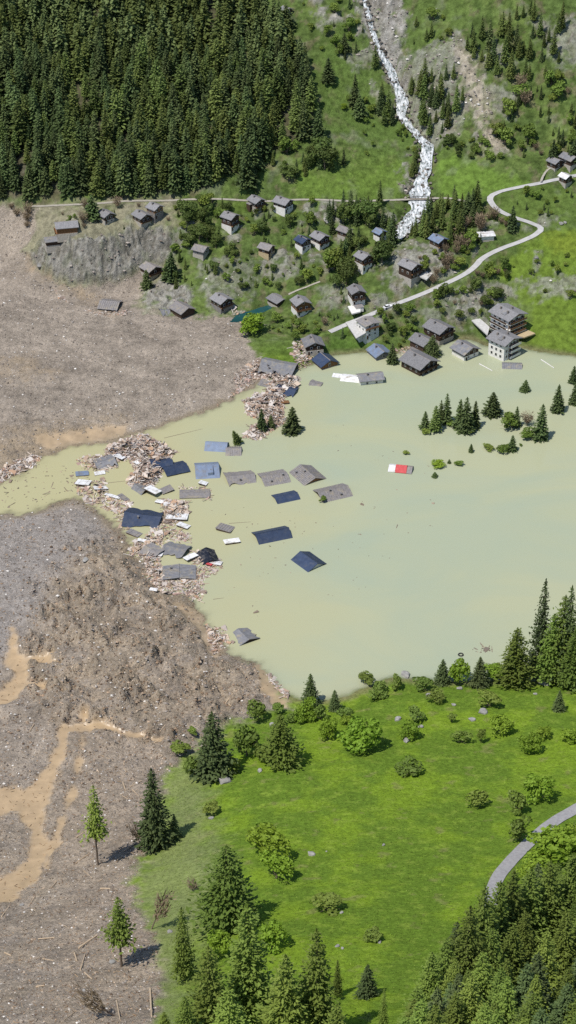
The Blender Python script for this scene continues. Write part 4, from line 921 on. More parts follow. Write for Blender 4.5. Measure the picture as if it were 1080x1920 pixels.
# ------------------------------------------------------------------ roofs and wreckage in the water
def img_dir(u, v, du, dv):                  # heading on the ground of a direction seen in the picture
    x0, y0 = unproj(u, v, 0); x1, y1 = unproj(u + du, v + dv, 0); return math.atan2(y1 - y0, x1 - x0), math.hypot(x1 - x0, y1 - y0)
def drowned_roof(cx, cy, d, L, half, pitch, mat, label, sink=0.35, tilt=(0, 0), gable=None, chims=((0.1, 0.45),), ribs=True, over=0.0, dormer=False, hip=0.0, lz=0.0, one_side=False, torn=0.0):
    L *= 1.1; half *= 1.1; torn = torn or (0.9 if (abs(tilt[0]) + abs(tilt[1])) > 1 else 0.06)
    """gable roof standing out of the water: ridge along d=(du,dv) in the picture, half = slope run in metres"""
    rz, _ = img_dir(cx, cy, *d)
    rise = half * math.tan(math.radians(pitch)); z0 = -sink + lz
    s = mpp(*unproj(cx, cy, 0), 0); vf = vfac(cx, cy)
    x, y = unproj(cx, cy + (rise * 0.62) * vf / s, z0 if z0 > 0 else 0)
    e = empty("sunken_house", (x, y, z0), rz); e.rotation_euler = (math.radians(tilt[0]), math.radians(tilt[1]), rz)
    th = 0.22; hl = L / 2
    # which side faces the camera: local -y if it points to -Y
    for sd in ((-1, 1) if not one_side else (-1,)):
        a = MB(); y1 = sd * half; ex = hl - hip; jr = random.Random(int(cx * 7 + cy * 3 + sd)); nn = 9
        nrm = Vector((0, sd * rise, half)).normalized() * th
        top, bot = [], []
        for i in range(nn):
            f = i / (nn - 1) * 2 - 1; cut = torn * jr.random() ** 2 * (0.9 if sd < 0 else 0.6); sag = -torn * 0.35 * math.cos(f * 1.5) * jr.uniform(0.6, 1.2)
            bot.append(Vector((hl * f * (1 - 0.12 * torn * jr.random() * (abs(f) > 0.9)), y1 * (1 - 0.55 * cut), rise * 0.55 * cut + sag * 0.4)))
            top.append(Vector((ex * f, 0, rise + sag)))
        P = bot + top; n2 = len(P)
        fs = []
        for i in range(nn - 1):
            q = (i, i + 1, nn + i + 1, nn + i); fs += [tuple(reversed(q)), tuple(n2 + k for k in q), (i, i + 1, n2 + i + 1, n2 + i), (nn + i + 1, nn + i, n2 + nn + i, n2 + nn + i + 1)]
        fs += [(0, n2, n2 + nn, nn), (nn - 1, 2 * nn - 1, n2 + 2 * nn - 1, n2 + nn - 1)]
        a.poly(P + [p + nrm for p in P], fs)
        sl = a.build("roof_slope", mat, e)
        if ribs and torn < 0.5:
            n = int(L / 0.95)
            r_ = MB()
            for i in range(1, n):
                xx = -hl + L * i / n
                q = [Vector((xx - 0.05, y1 * 0.99, 0.02)), Vector((xx + 0.05, y1 * 0.99, 0.02)), Vector((xx + 0.05, sd * 0.05, rise)), Vector((xx - 0.05, sd * 0.05, rise))]
                q2 = [p + nrm * 1.0 for p in q]; q3 = [p + nrm * 1.45 for p in q]
                r_.poly(q2 + q3, [(4, 5, 6, 7), (0, 1, 5, 4), (1, 2, 6, 5), (2, 3, 7, 6), (3, 0, 4, 7)])
            tag(r_.build("seams", mat, sl), kind="stuff")
    if torn < 0.5:
        c = MB(); c.extrude_x([(-0.25, rise + 0.14), (0.25, rise + 0.14), (0, rise + 0.42)], -(hl - hip), hl - hip); c.build("ridge_cap", mat, e)
    if gable:
        g = MB(); g.poly([(hl - 0.6, -half * 0.9, -1.2), (hl - 0.6, half * 0.9, -1.2), (hl - 0.6, half * 0.9, rise * 0.06), (hl - 0.6, 0, rise * 0.95), (hl - 0.6, -half * 0.9, rise * 0.06),
                  (hl - 0.8, -half * 0.9, -1.2), (hl - 0.8, half * 0.9, -1.2), (hl - 0.8, half * 0.9, rise * 0.06), (hl - 0.8, 0, rise * 0.95), (hl - 0.8, -half * 0.9, rise * 0.06)],
                 [(0, 1, 2, 3, 4), (9, 8, 7, 6, 5), (0, 5, 6, 1), (1, 6, 7, 2), (2, 7, 8, 3), (3, 8, 9, 4), (4, 9, 5, 0)]); g.build("gable_wall", gable, e)
        g = MB(); g.poly([(-hl + 0.6, -half * 0.9, -1.2), (-hl + 0.6, half * 0.9, -1.2), (-hl + 0.6, half * 0.9, rise * 0.06), (-hl + 0.6, 0, rise * 0.95), (-hl + 0.6, -half * 0.9, rise * 0.06)], [(0, 1, 2, 3, 4)]); g.build("gable_wall", gable, e)
    for fx, fy in chims:
        c = MB(); c.box((fx * L, -half * (1 - fy), rise * fy + 0.55), (0.55, 0.55, 1.1)); ch = c.build("chimney", M_chim, e)
        cc = MB(); cc.box((fx * L, -half * (1 - fy), rise * fy + 1.14), (0.8, 0.8, 0.1)); cc.build("cap", M_slate, ch)
    if dormer:
        a = MB(); a.extrude_x([(-half * 0.75, rise * 0.25), (-half * 0.1, rise * 0.25), (-half * 0.1, rise + 0.35), (-half * 0.75, rise * 0.78)], L * 0.02, L * 0.24); a.build("dormer", mat, e)
    return tag(e, label, "sunken house", "houses sunk to their roofs")
drowned_roof(577,886,(30,26),11.5,5.3,22,M_slate_tan,"tan-grey gable roof with orange timber gable above the water",gable=M_wood_brown,chims=((-0.05,.8),(-0.25,.35)))
drowned_roof(624,919,(48,-11),12.6,5.2,22,M_slate_tan,"long tan-grey roof with white-trimmed edge behind a floating bush",gable=M_wood_dark,chims=((-0.12,.85),(0.15,.35)))
drowned_roof(514,892,(40,-7),10.5,5.4,16,M_slate_tan,"flat-pitched tan-grey roof between two other grey roofs in the lake",gable=M_wood_dark,chims=((0.3,.8),(-0.2,.4)))
drowned_roof(450,892,(45,-6),11.5,5.6,17,M_slate_tan,"ribbed grey roof with broken left eave, nearest the blue square roof",gable=M_wood_dark,chims=((-0.05,.5),),tilt=(0,2))
drowned_roof(388,875,(40,-2),9.3,6.2,24,M_slate_blue,"square pale blue metal roof with dormer standing in the lake",chims=((0.15,.55),),dormer=True,gable=M_wood_dark,ribs=False)
drowned_roof(406,832,(38,2),8.8,4.0,28,M_slate_blue,"blue roof slope beside a leaning spruce and a beige slope",chims=(),gable=M_wood_dark,ribs=False)
drowned_roof(438,842,(26,0),6.2,3.8,22,M_slate_tan,"small beige roof slope under the leaning spruce",chims=(),gable=M_wood_dark)
drowned_roof(536,929,(42,-9),9.4,3.8,18,M_navy,"small dark navy roof between the tan-grey roofs",chims=(),ribs=False)
drowned_roof(510,998,(60,-12),13.2,4.6,24,M_navy,"wide navy roof slope alone in the middle of the lake",chims=(),gable=M_wood_dark,ribs=False)
drowned_roof(579,1048,(28,20),10.2,4.6,24,M_navy,"navy gable roof with white gable edge, farthest out in open water",gable=M_plaster,chims=(),ribs=False)
drowned_roof(458,1190,(22,24),8.4,4.2,18,M_grey_roof,"sagging dark grey roof beached at the lower rubble shore",chims=(),tilt=(4,-5),gable=M_wood_dark)
drowned_roof(392,1040,(16,30),8.6,4.0,24,M_black,"black corrugated roof slope beside the white wreckage",chims=(),tilt=(-4,0),gable=M_wood_dark)
drowned_roof(336,1072,(0,34),8.6,6.0,7,M_grey_roof,"flat grey roof with dark hatch stranded in the rubble",chims=((-0.2,.5),),sink=0.0,lz=0.5,ribs=True)
drowned_roof(330,1028,(46,12),9.6,4.6,18,M_grey_roof,"grey roof with lighter broken half among the wreckage",chims=(),sink=0.1,lz=0.2,tilt=(0,-4))
drowned_roof(286,1031,(34,16),7.0,3.6,16,M_slate_tan,"pale bent roof piece folded over timber wreckage",chims=(),sink=0,lz=0.6,tilt=(6,4))
drowned_roof(268,968,(60,6),14.0,6.4,20,M_navy,"large torn navy roof with grey lower half by the mud shore",chims=((-0.1,.7),),sink=0.0,tilt=(2,3))
drowned_roof(365,925,(46,-1),11.5,3.0,10,M_slate_tan,"low beige roof with pale frame and white wreck at its end",chims=(),sink=-0.15,ribs=False)
drowned_roof(302,866,(44,-6),9.0,4.2,20,M_navy,"dark blue torn roof on top of the pale timber heap",chims=(),sink=0,lz=0.8,tilt=(0,6))
drowned_roof(328,876,(46,-10),9.6,4.2,16,M_navy,"dark blue roof slope leaning off the timber heap into the lake",chims=(),sink=0,lz=0.3)
drowned_roof(197,865,(40,-8),8.2,4.2,18,M_grey_roof,"crumpled dark grey roof on the left tail of the timber heap",chims=(),sink=0,tilt=(6,-6),lz=0.3)
drowned_roof(264,914,(22,14),6.4,3.6,26,M_grey_roof,"upended dark roof blade at the foot of the timber heap",chims=(),tilt=(14,0),gable=M_wood_dark)
drowned_roof(960,683,(30,1),8.4,3.2,20,M_grey_roof,"grey roof just awash in front of the white apartment block",chims=(),gable=M_plaster)
drowned_roof(522,684,(60,8),15.0,8.2,19,M_grey_roof,"wide wrecked grey hotel roof collapsed on the rubble shore",sink=-0.4,chims=((-0.2,.45),(-0.26,.6),(-0.05,.3)),tilt=(-3,4),gable=M_wood_dark)
drowned_roof(537,729,(34,6),8.4,4.2,18,M_navy,"broken dark blue roof at the tip of the hotel rubble",chims=(),lz=0.4,sink=0,tilt=(0,6))
drowned_roof(206,568,(42,4),9.0,4.8,18,M_slate_tan,"beige roof stranded on the mud below the cliff",chims=(),lz=5.6,sink=0.0,gable=M_wood_dark)
drowned_roof(592,718,(20,4),5.2,2.6,20,M_slate_tan,"small shattered reddish roof adrift near the navy-roofed chalet",chims=(),gable=M_wood_brown,tilt=(8,6))
drowned_roof(308,582,(22,-4),4.6,3.6,20,M_grey_roof,"small tilted grey roof next to the half buried chalet",chims=(),lz=4.0,sink=0.0,tilt=(6,10))
# red and white hut roof
def red_hut():
    cx, cy = 752, 876
    rz, _ = img_dir(cx, cy, 30, 3); x, y = unproj(cx, cy + 4, 0); e = empty("wrecked_hut", (x, y, 0), rz)
    for i, (x0, x1, m) in enumerate(((-5.2, -2.3, M_white_sheet), (-2.2, 2.6, M_red), (2.7, 4.9, M_slate_tan))):
        a = MB(); h = 1.5 + 0.5 * (i == 1)
        a.extrude_x([(-3.2, 0.1), (0, h), (3.2, 0.1), (3.2, 0.28), (0, h + 0.18), (-3.2, 0.28)], x0, x1); a.build("roof_section", m, e)
    w = MB(); w.box((0, -2.4, -0.2), (8.0, 0.2, 1.1)); w.build("wall", M_red, e)
    w = MB(); w.box((-3.4, -2.9, 0.35), (2.6, 0.3, 0.5)); w.build("fascia", M_plaster, e)
    tag(e, "wrecked hut with red middle roof and white ends alone in the lake", "hut")
red_hut()
# loose panels and broken boxes
def panel(cx, cy, w, l, d, tilt, mat, label, lz=0.4, battens=3, fold=0.0, name="wreck_panel"):
    w *= 1.25; l *= 1.2
    rz, _ = img_dir(cx, cy, *d); x, y, z = cast(cx, cy); z = max(z, 0) + lz * 0.8
    e = empty(name, (x, y, z), rz); e.rotation_euler = (math.radians(tilt[0]), math.radians(tilt[1]), rz)
    if fold:
        a = MB(); a.extrude_x([(-w / 2, -fold), (0, 0), (w / 2, -fold), (w / 2, -fold + 0.15), (0, 0.15), (-w / 2, -fold + 0.15)], -l / 2, l / 2); sh = a.build("sheet", mat, e)
    else:
        a = MB(); a.box((0, 0, 0), (l, w, 0.18)); sh = a.build("sheet", mat, e)
    for i in range(battens):
        b = MB(); b.box(((i + 0.5) / battens * l - l / 2, 0, 0.14 + (0.0 if not fold else 0.05)), (0.14, w * 0.96 if not fold else 0.3, 0.1)); b.build("batten", mat, e)
    f = MB(); f.box((0, -w / 2 + 0.1, -0.35 - fold), (l * 0.9, 0.12, 0.45)); f.build("broken_edge", M_wood_dark, e)
    return tag(e, label, "panel", "torn roof and wall panels in the wreckage")
W_ = M_white_sheet
panel(252,1004,3.0,5.0,(22,8),(-6,4),M_slate_tan,"tan slab stranded below the torn navy roof",.5,2)
panel(345,1008,2.6,4.4,(20,6),(-8,4),W_,"pale slab behind the lighter broken roof half",.8,2)
panel(283,925,2.4,4.4,(20,-6),(-6,6),M_grey_roof,"grey slab between timber heap and torn navy roof",.6,2)
panel(225,872,2.8,4.2,(18,6),(-8,4),W_,"pale slab in the timber heap beside the crumpled roof",1.4,2)
panel(255,850,2.4,3.6,(18,-6),(8,4),M_slate_tan,"tan slab on top of the timber heap",2.2,2)
panel(480,760,2.4,3.8,(18,6),(-6,6),W_,"pale slab lying in the upper hotel rubble",1.4,2)
panel(500,785,2.2,3.6,(16,-6),(-6,-4),M_slate_tan,"tan slab above the rubble spruces",1.2,2)
panel(659,727,5.5,8.0,(40,4),(0,0),W_,"large folded white sheet floating near the flooded long-roofed house",.9,0,.8)
panel(632,718,2.6,3.6,(16,2),(4,0),W_,"small white sheet floating beside the large folded one",.3,2)
panel(333,991,4.6,7.4,(36,2),(-8,0),W_,"bright white slatted panel at the corner of the wreckage",.8,5)
panel(320,969,2.6,4.6,(24,-1),(-6,4),W_,"narrow white panel above the slatted one",.6,3)
panel(288,948,3.4,5.2,(24,10),(-8,6),W_,"white panel resting on the torn navy roof's edge",2.6,2)
panel(313,944,2.8,4.6,(24,-8),(12,-6),M_slate_tan,"bent tan panel with dark edge behind the torn navy roof",1.2,2)
panel(157,917,4.2,5.0,(26,3),(-10,0),W_,"white wall block at the left end of the wreckage",.9,2)
panel(155,905,2.6,4.6,(24,-2),(4,0),M_slate_blue,"pale blue sheet behind the white wall block",.6,2)
panel(188,905,2.0,3.8,(20,-3),(4,0),W_,"greyish white sheet afloat right of the pale blue one",.4,2)
panel(189,927,3.0,4.8,(24,-4),(-12,8),W_,"white broken panel with black underside near the mud shore",.8,3)
panel(212,941,1.6,6.0,(28,8),(-6,0),W_,"long white slotted board strip between wrecks",.5,5)
panel(232,946,2.0,4.4,(18,12),(-4,4),M_slate_tan,"beige bent strip touching the torn navy roof",.5,2)
panel(435,1039,3.0,5.4,(28,-4),(-8,0),W_,"white slab with dark end floating alone off the wreckage",.6,2)
panel(423,1014,4.4,5.6,(26,6),(-8,4),M_slate_tan,"shattered pinkish roof patch floating off the wreckage",.6,6)
panel(404,1078,2.4,4.6,(24,4),(-6,0),W_,"white panel with red stripe lying at the wreckage tip",.6,2)
panel(393,1080,1.2,2.0,(14,4),(-6,0),M_red,"small red board beside the white panel at the wreckage tip",.9,1)
panel(262,1036,1.2,5.2,(24,10),(-6,0),W_,"white window frame strip lying on mud",.7,3)
panel(270,1022,1.6,4.2,(22,2),(-4,6),W_,"white sheet edge above the window frame strip",.7,2)
panel(296,1046,2.2,3.4,(18,2),(-6,0),W_,"squarish white sheet below the pale bent roof",.7,1)
panel(288,1106,1.6,2.6,(14,2),(-4,0),W_,"small white sheet lying on ochre silt below the flat grey roof",.3,1)
panel(352,1092,2.4,4.6,(18,-12),(-4,0),M_slate_tan,"tan board slab propped against the flat grey roof",.6,3)
panel(358,1062,2.4,4.8,(22,-10),(-4,0),W_,"crumpled pale sheet over the flat grey roof's corner",1.5,2)
panel(382,930,2.6,3.0,(16,3),(-10,8),W_,"white wreck at the end of the low beige roof",.8,2)
panel(205,880,2.0,4.6,(22,-10),(-6,0),W_,"white splintered board below the crumpled grey roof",.4,2)
panel(265,888,3.0,5.0,(24,-8),(-6,4),W_,"white sheet in the middle of the timber heap",1.6,2)
panel(300,962,2.0,2.8,(14,3),(-4,0),W_,"small square white sheet right of the torn navy roof",.6,1)
panel(498,722,4.0,5.2,(24,6),(10,0),M_slate_tan,"grey slab sliding off the hotel roof into the water",.6,2)
panel(515,757,2.2,5.4,(20,14),(-4,6),M_grey_roof,"narrow grey slab across the hotel rubble",1.3,3)
panel(528,700,3.2,8.0,(44,8),(-14,0),M_masonry,"broken masonry strip under the hotel roof's front edge",.7,2)
panel(532,772,2.0,4.0,(22,-2),(-6,0),M_wood_brown,"brown board slab at the edge of the hotel rubble",.8,2)

# heaps of splintered timber
PAL = np.array([lin(214,192,170), lin(190,160,132), lin(228,220,212), lin(150,122,102), lin(118,98,88), lin(196,150,112), lin(176,166,162), lin(222,204,188), lin(96,78,70), lin(176,140,128), lin(205,196,190), lin(230,222,216), lin(222,208,196)]) * 0.88
BOXF = np.array([(0, 2, 3, 1), (4, 5, 7, 6), (0, 1, 5, 4), (2, 6, 7, 3), (0, 4, 6, 2), (1, 3, 7, 5)])
def rotmats(rz, rx, ry):
    cz, sz, cx, sx, cy, sy = np.cos(rz), np.sin(rz), np.cos(rx), np.sin(rx), np.cos(ry), np.sin(ry)
    R = np.zeros((len(rz), 3, 3))
    R[:, 0, 0] = cz * cy - sz * sx * sy; R[:, 0, 1] = -sz * cx; R[:, 0, 2] = cz * sy + sz * sx * cy
    R[:, 1, 0] = sz * cy + cz * sx * sy; R[:, 1, 1] = cz * cx; R[:, 1, 2] = sz * sy - cz * sx * cy
    R[:, 2, 0] = -cx * sy; R[:, 2, 1] = sx; R[:, 2, 2] = cx * cy
    return R
CUBE = np.array([(sx, sy, sz) for sz in (-.5, .5) for sy in (-.5, .5) for sx in (-.5, .5)])
def box_cloud(P, S, R, colors, name, mat):
    n = len(P); V = np.einsum('nij,nkj->nki', R, CUBE[None] * S[:, None, :]) + P[:, None, :]
    F = (BOXF[None] + (np.arange(n) * 8)[:, None, None]).reshape(-1, 4)
    return np_mesh(name, V.reshape(-1, 3), F, mat, False, fcol=np.repeat(colors, 6, 0))
def in_poly_px(poly, n, r):
    P = np.asarray(poly, float); out = []
    while len(out) < n:
        q = r.uniform(P.min(0), P.max(0), (4 * n, 2)); q = q[sdf(q[:, 0], q[:, 1], poly) > 0]; out += list(q)
    return np.array(out[:n])
def ground_pts(uv):                        # many picture points dropped on the ground at once
    U, V = uv[:, 0], uv[:, 1]
    dx, dy, dz = U - 540.0, FPX * CP + (960 - V) * SP, -FPX * SP + (960 - V) * CP
    lo = np.full(len(U), 140.0); hi = np.full(len(U), -8.0)
    for zt in np.linspace(140, -8, 300):
        t = (zt - CAMZ) / dz; h = bilin(XS, YS, GZ2, dx * t, dy * t)
        newly = (hi < -7.99) & (zt <= h); hi = np.where(newly, zt, hi)
    t = (hi + 0.25 - CAMZ) / dz; x, y = dx * t, dy * t
    return x, y, bilin(XS, YS, GZ2, x, y)
def heap(poly, n, hgt, label, seed, lmin=0.8, lmax=4.0, pal=PAL, name="wreckage_heap", wet=True):
    r = np.random.default_rng(seed); uv = in_poly_px(poly, n, r)
    ed = np.clip(sdf(uv[:, 0], uv[:, 1], poly), 0, None) / 14.0
    x, y, z = ground_pts(uv)
    if wet:
        w = np.array([unproj(u, v, 0) for u, v in uv]); below = z <= 0.02; x = np.where(below, w[:, 0], x); y = np.where(below, w[:, 1], y)
    z = np.maximum(z, -0.05) + r.uniform(0, 1, n) * hgt * np.clip(ed, 0.08, 1) * (0.6 + 0.8 * np.clip(fbm(x / 4, y / 4, 2) + 0.5, 0, 1))
    Ls = lmin + (lmax - lmin) * r.beta(1.2, 3.2, n); S = np.c_[Ls, r.uniform(0.14, 0.5, n), r.uniform(0.06, 0.22, n)]
    big = r.random(n) < 0.10; S[big, 1] = r.uniform(0.7, 1.6, big.sum())
    R = rotmats(r.uniform(0, 3.14, n), r.normal(0, 0.3, n), r.normal(0, 0.3, n))
    col = pal[r.integers(len(pal), size=n)] * r.uniform(0.75, 1.15, (n, 1)); col = col * 0.62 + 0.38 * np.array([0.36, 0.305, 0.255])
    bigp = r.random(n) < 0.05; S[bigp] = np.c_[r.uniform(1.6, 3.6, bigp.sum()), r.uniform(1.2, 2.4, bigp.sum()), r.uniform(0.12, 0.3, bigp.sum())]; beam = r.random(n) < 0.05; S[beam, 0] = r.uniform(3.5, 6.5, beam.sum()); S[beam, 1] = 0.28
    o = link(name, box_cloud(np.c_[x, y, z], S, R, col, name, M_plank)); return tag(o, label, "wreckage", kind="stuff")
heap([(200,838),(235,822),(275,813),(300,830),(330,848),(312,870),(300,895),(280,922),(250,915),(236,905),(252,885),(245,862),(215,868),(192,860)], 2300, 3.0, "pale heap of splintered timber around the dark blue roofs", 1)
heap([(145,862),(172,852),(215,856),(222,876),(190,888),(150,878)], 260, 1.0, "thin tail of timber scraps left of the crumpled grey roof", 2)
heap([(488,700),(520,700),(562,706),(560,728),(535,745),(530,775),(538,792),(510,808),(488,826),(455,820),(470,800),(490,790),(462,776),(458,752),(475,738),(500,738),(500,722)], 2300, 2.8, "long heap of shattered timber running from the hotel roof to the spruces", 3)
heap([(440,700),(490,668),(500,690),(490,708),(462,728),(420,752),(400,765),(440,735)], 320, 0.8, "band of rubble and boards along the mud bank beside the hotel", 4)
heap([(0,880),(30,862),(55,850),(78,858),(60,876),(25,892),(0,905),(-30,905),(-30,885)], 420, 0.9, "scatter of junk on the left mud shore with a turquoise scrap", 5)
heap([(142,905),(200,898),(205,935),(170,945),(145,930)], 170, 0.9, "broken boards around the white wall block", 6)
heap([(300,935),(352,940),(355,962),(335,985),(300,985),(305,960)], 520, 1.3, "broken boards between the white panels and the open lake", 7)
heap([(250,1012),(310,1005),(300,1050),(320,1100),(300,1112),(275,1080),(270,1050),(240,1045)], 700, 1.2, "boards and plaster scraps along the inner mud shore", 8, lmax=2.6)
heap([(300,1095),(370,1075),(385,1095),(378,1130),(345,1115),(300,1112)], 420, 0.8, "scraps below the flat grey roof", 9, lmax=2.2)
heap([(355,1030),(375,1060),(400,1062),(410,1075),(380,1090),(362,1075)], 160, 0.7, "scraps around the black corrugated roof", 10, lmax=2.2)
heap([(385,1170),(420,1178),(436,1205),(420,1215),(400,1230),(390,1200)], 220, 0.6, "pale wood scraps next to the sagging beached roof", 11, lmax=1.8)
heap([(498,1262),(512,1270),(545,1304),(538,1310),(510,1285)], 110, 0.3, "thin line of pale flotsam on the sandy near shore", 12, lmax=1.4)
heap([(545,640),(575,636),(592,668),(580,690),(555,690),(548,665)], 300, 0.9, "stones and boards spilled beside the grey stone house", 13, lmax=1.6)
heap([(205,945),(240,940),(236,975),(250,1000),(225,990)], 130, 0.6, "foamy scraps between mud and torn navy roof", 14, lmax=2.0)
heap([(742,655),(778,648),(790,660),(775,668),(750,668)], 130, 0.4, "reddish floating scraps behind the large flooded chalet", 15, lmax=1.8)
heap([(330,912),(395,914),(398,938),(386,938),(384,922),(336,920)], 110, 0.5, "splinters around the low beige roof", 16, lmax=1.8)
heap([(140,575),(190,585),(250,580),(240,592),(180,592),(110,560),(100,540)], 130, 0.4, "pale rubble line on the mud below the cliff", 17, lmax=1.8)
heap([(430,575),(470,590),(490,600),(500,612),(465,615),(445,600)], 110, 0.5, "pale stones and boards between pool and chalet", 18, lmax=1.4)
heap([(150,938),(200,930),(250,942),(245,965),(200,958)], 260, 0.8, "band of broken boards between white wall block and torn navy roof", 41, lmax=2.6)
heap([(292,980),(356,1000),(360,1018),(300,1016),(270,1008)], 320, 0.9, "band of broken boards below the bright slatted panel", 42, lmax=2.6)
heap([(355,1040),(372,1030),(415,1050),(420,1070),(385,1068)], 150, 0.6, "splintered rim round the black corrugated roof", 43, lmax=2.0)
FLOT = np.array([lin(90,75,60), lin(120,100,80), lin(70,60,48), lin(160,140,115)]) * 0.8
heap([(5,905),(75,870),(200,880),(180,905),(130,932),(60,955),(5,955)], 110, 0.1, "dark flotsam drifting in the muddy left arm of the lake", 31, lmin=0.3, lmax=2.4, pal=FLOT, name="flotsam")
heap([(380,900),(440,940),(640,960),(620,760),(720,840),(900,900),(700,1100),(480,1160),(420,1100)], 90, 0.05, "sparse dark flotsam scattered over the open lake", 32, lmin=0.25, lmax=1.2, pal=FLOT, name="flotsam")
heap([(885,1218),(915,1208),(925,1218),(900,1226)], 25, 0.2, "tangle of drifting branches off the near grove", 33, lmin=0.5, lmax=2.4, pal=FLOT, name="flotsam")
# single floating things
def ring(u, v, R, label):
    x, y = unproj(u, v, 0); V = []; F = []
    for i in range(20):
        for k in range(6):
            a, b = i * 6.2832 / 20, k * 6.2832 / 6; rr = R + 0.28 * math.cos(b); V.append((rr * math.cos(a), rr * math.sin(a), 0.12 + 0.28 * math.sin(b)))
    for i in range(20):
        for k in range(6): F.append((i * 6 + k, ((i + 1) % 20) * 6 + k, ((i + 1) % 20) * 6 + (k + 1) % 6, i * 6 + (k + 1) % 6))
    o = link("rubber_ring", np_mesh("rubber_ring", V, F, M_tyre, True), None, (x, y, 0)); tag(o, label, "tyre")
ring(864, 1228, 0.85, "dark ring-shaped tyre floating off the near spruces")
def log_obj(u, v, du, dv, rad, mat, label, group=None, name="log", lz=0.05, cat="log"):
    x0, y0, z0 = cast(u - du / 2, v - dv / 2); x1, y1, z1 = cast(u + du / 2, v + dv / 2); z0, z1 = max(z0, -0.05), max(z1, -0.05)
    a, b = Vector((x0, y0, z0 + rad * 0.7 + lz)), Vector((x1, y1, z1 + rad * 0.7 + lz)); d = b - a; L = d.length
    V = []; F = []; n = 8
    for i in range(4):
        t = i / 3; r_ = rad * (1.1 - 0.35 * t)
        for k in range(n):
            an = 6.283 * k / n; V.append((t * L - L / 2, r_ * math.cos(an), r_ * math.sin(an) + 0.15 * rad * math.sin(t * 5)))
    for i in range(3):
        for k in range(n): F.append((i * n + k, i * n + (k + 1) % n, (i + 1) * n + (k + 1) % n, (i + 1) * n + k))
    me = bpy.data.meshes.new(name); me.from_pydata(V, [], F + [tuple(reversed(range(n))), tuple(range(3 * n, 4 * n))]); me.materials.append(mat)
    o = link(name, me, None, (a + b) / 2, d.to_track_quat('X', 'Z').to_euler()); return tag(o, label, cat, group)
log_obj(910, 706, 24, 18, 0.24, M_frame, "pale pole floating in front of the lone flooded chalet", None, "floating_pole", cat="pole")
log_obj(1026, 691, 24, 20, 0.24, M_frame, "pale pole floating off the right-hand green shore", None, "floating_pole", cat="pole")
M_log = pmat("stripped_log", (0.36, 0.27, 0.18), (0.52, 0.41, 0.29), scale=1.5, rough=0.85, stretch=(0.3, 3, 3), rand=0.2)
for u, v, du, dv, lb in ((344,822,72,-16,"thin boom of driftwood trailing from the timber heap"),(800,671,30,-3,"dark driftwood strip near the green shore"),(410,1131,20,0,"thin twig afloat off the lower wreckage"),(450,1003,40,-3,"thin boom of twigs drifting towards the wide navy roof"),(225,921,60,2,"thin driftwood line between white panels and timber heap")):
    log_obj(u, v, du, dv, 0.12, M_bark, lb, "driftwood on the lake", "driftwood", -0.05, "driftwood")
LOGS = [(311,1382,52,-26),(429,1311,16,-22),(434,1326,12,12),(202,1422,26,12),(234,1440,4,20),(305,1366,12,-14),(245,1588,32,-22),(255,1470,26,-14),(233,1475,6,18),(254,1487,14,14),(233,1495,18,10),(155,1610,30,-22),(165,1640,18,16),
        (225,1610,14,-10),(198,1667,22,0),(110,1650,34,-36),(87,1760,36,-3),(165,1766,40,-28),(118,1735,18,8),(155,1805,10,-34),(142,1795,6,18),(122,1912,44,-36),(165,1830,16,14),(75,1850,18,-4),(60,1690,14,-22),(212,1708,6,-16),
        (283,1880,3,60),(195,1890,30,-22),(10,1710,16,-22),(15,1790,14,6),(90,1800,24,4),(222,1895,8,44),(160,1560,40,-26),(265,1330,16,-5),(130,1290,14,-8),(60,1365,10,-16)]
for i, (u, v, du, dv) in enumerate(LOGS):
    lb = {0: "long pale stripped log lying on rubble towards the meadow edge", 1: "pale log at the rubble edge nearest the lake", 6: "thick pale log beside the lone larch's shadow", 16: "thick orange log lying flat in the near rubble", 21: "long pale log at the very bottom of the rubble", 26: "upright-looking bare log beside the near larches"}.get(i, "pale broken log strewn on the brown rubble")
    log_obj(u, v, du * 0.85, dv * 0.85, 0.13 + 0.06 * (i % 3), M_log, lb if "strewn on" not in lb else lb + ", " + ordinal(sum(1 for q in LOGS if (q[1], q[0]) > (v, u))) + " from the bottom", "logs strewn over the rubble")
# ------------------------------------------------------------------ trees and bushes
# the forest on the mountain foot
r_f = np.random.default_rng(3)
pts = []; lim = np.asarray(FOREST, float)
uv = in_poly_px([p if p[0] > -320 else (-70, max(p[1], -45)) for p in FOREST[:-1]] + [(-70, -45)], 9000, r_f)
fx, fy, fz = ground_pts(uv)
cell = {}
for i in range(len(uv)):
    sp = 4.7 + 1.1 * math.sin(i * 1.7)
    ci, cj = int(fx[i] // 5), int(fy[i] // 5)
    if any((fx[i] - fx[j]) ** 2 + (fy[i] - fy[j]) ** 2 < sp * sp for a in (-1, 0, 1) for b in (-1, 0, 1) for j in cell.get((ci + a, cj + b), [])): continue
    cell.setdefault((ci, cj), []).append(i); pts.append(i)
pts.sort(key=lambda i: -uv[i][1])
mixn = fbm(fx / 30, fy / 30, 3)
forest_rest = []; chosen = []; cnt = {"spruce": 0, "larch": 0}
for i in pts:
    k = "larch" if r_f.random() < 0.50 + 0.5 * mixn[i] - 0.25 * (uv[i][0] < 120) else "spruce"
    H = 11 + 13 * r_f.random() ** 0.8
    if mixn[i] > 0.45 and r_f.random() < 0.5: continue
    if cnt[k] < {"spruce": 190, "larch": 135}[k] and uv[i][0] > -15:
        cnt[k] += 1; chosen.append((k, (fx[i], fy[i], fz[i] - 0.3), H, r_f.uniform(1.1, 1.6), int((385 - uv[i][1]) // 34)))
    else: forest_rest.append((k, fx[i], fy[i], fz[i] - 0.3, H, r_f.uniform(1.1, 1.6), r_f.uniform(0, 6.28)))
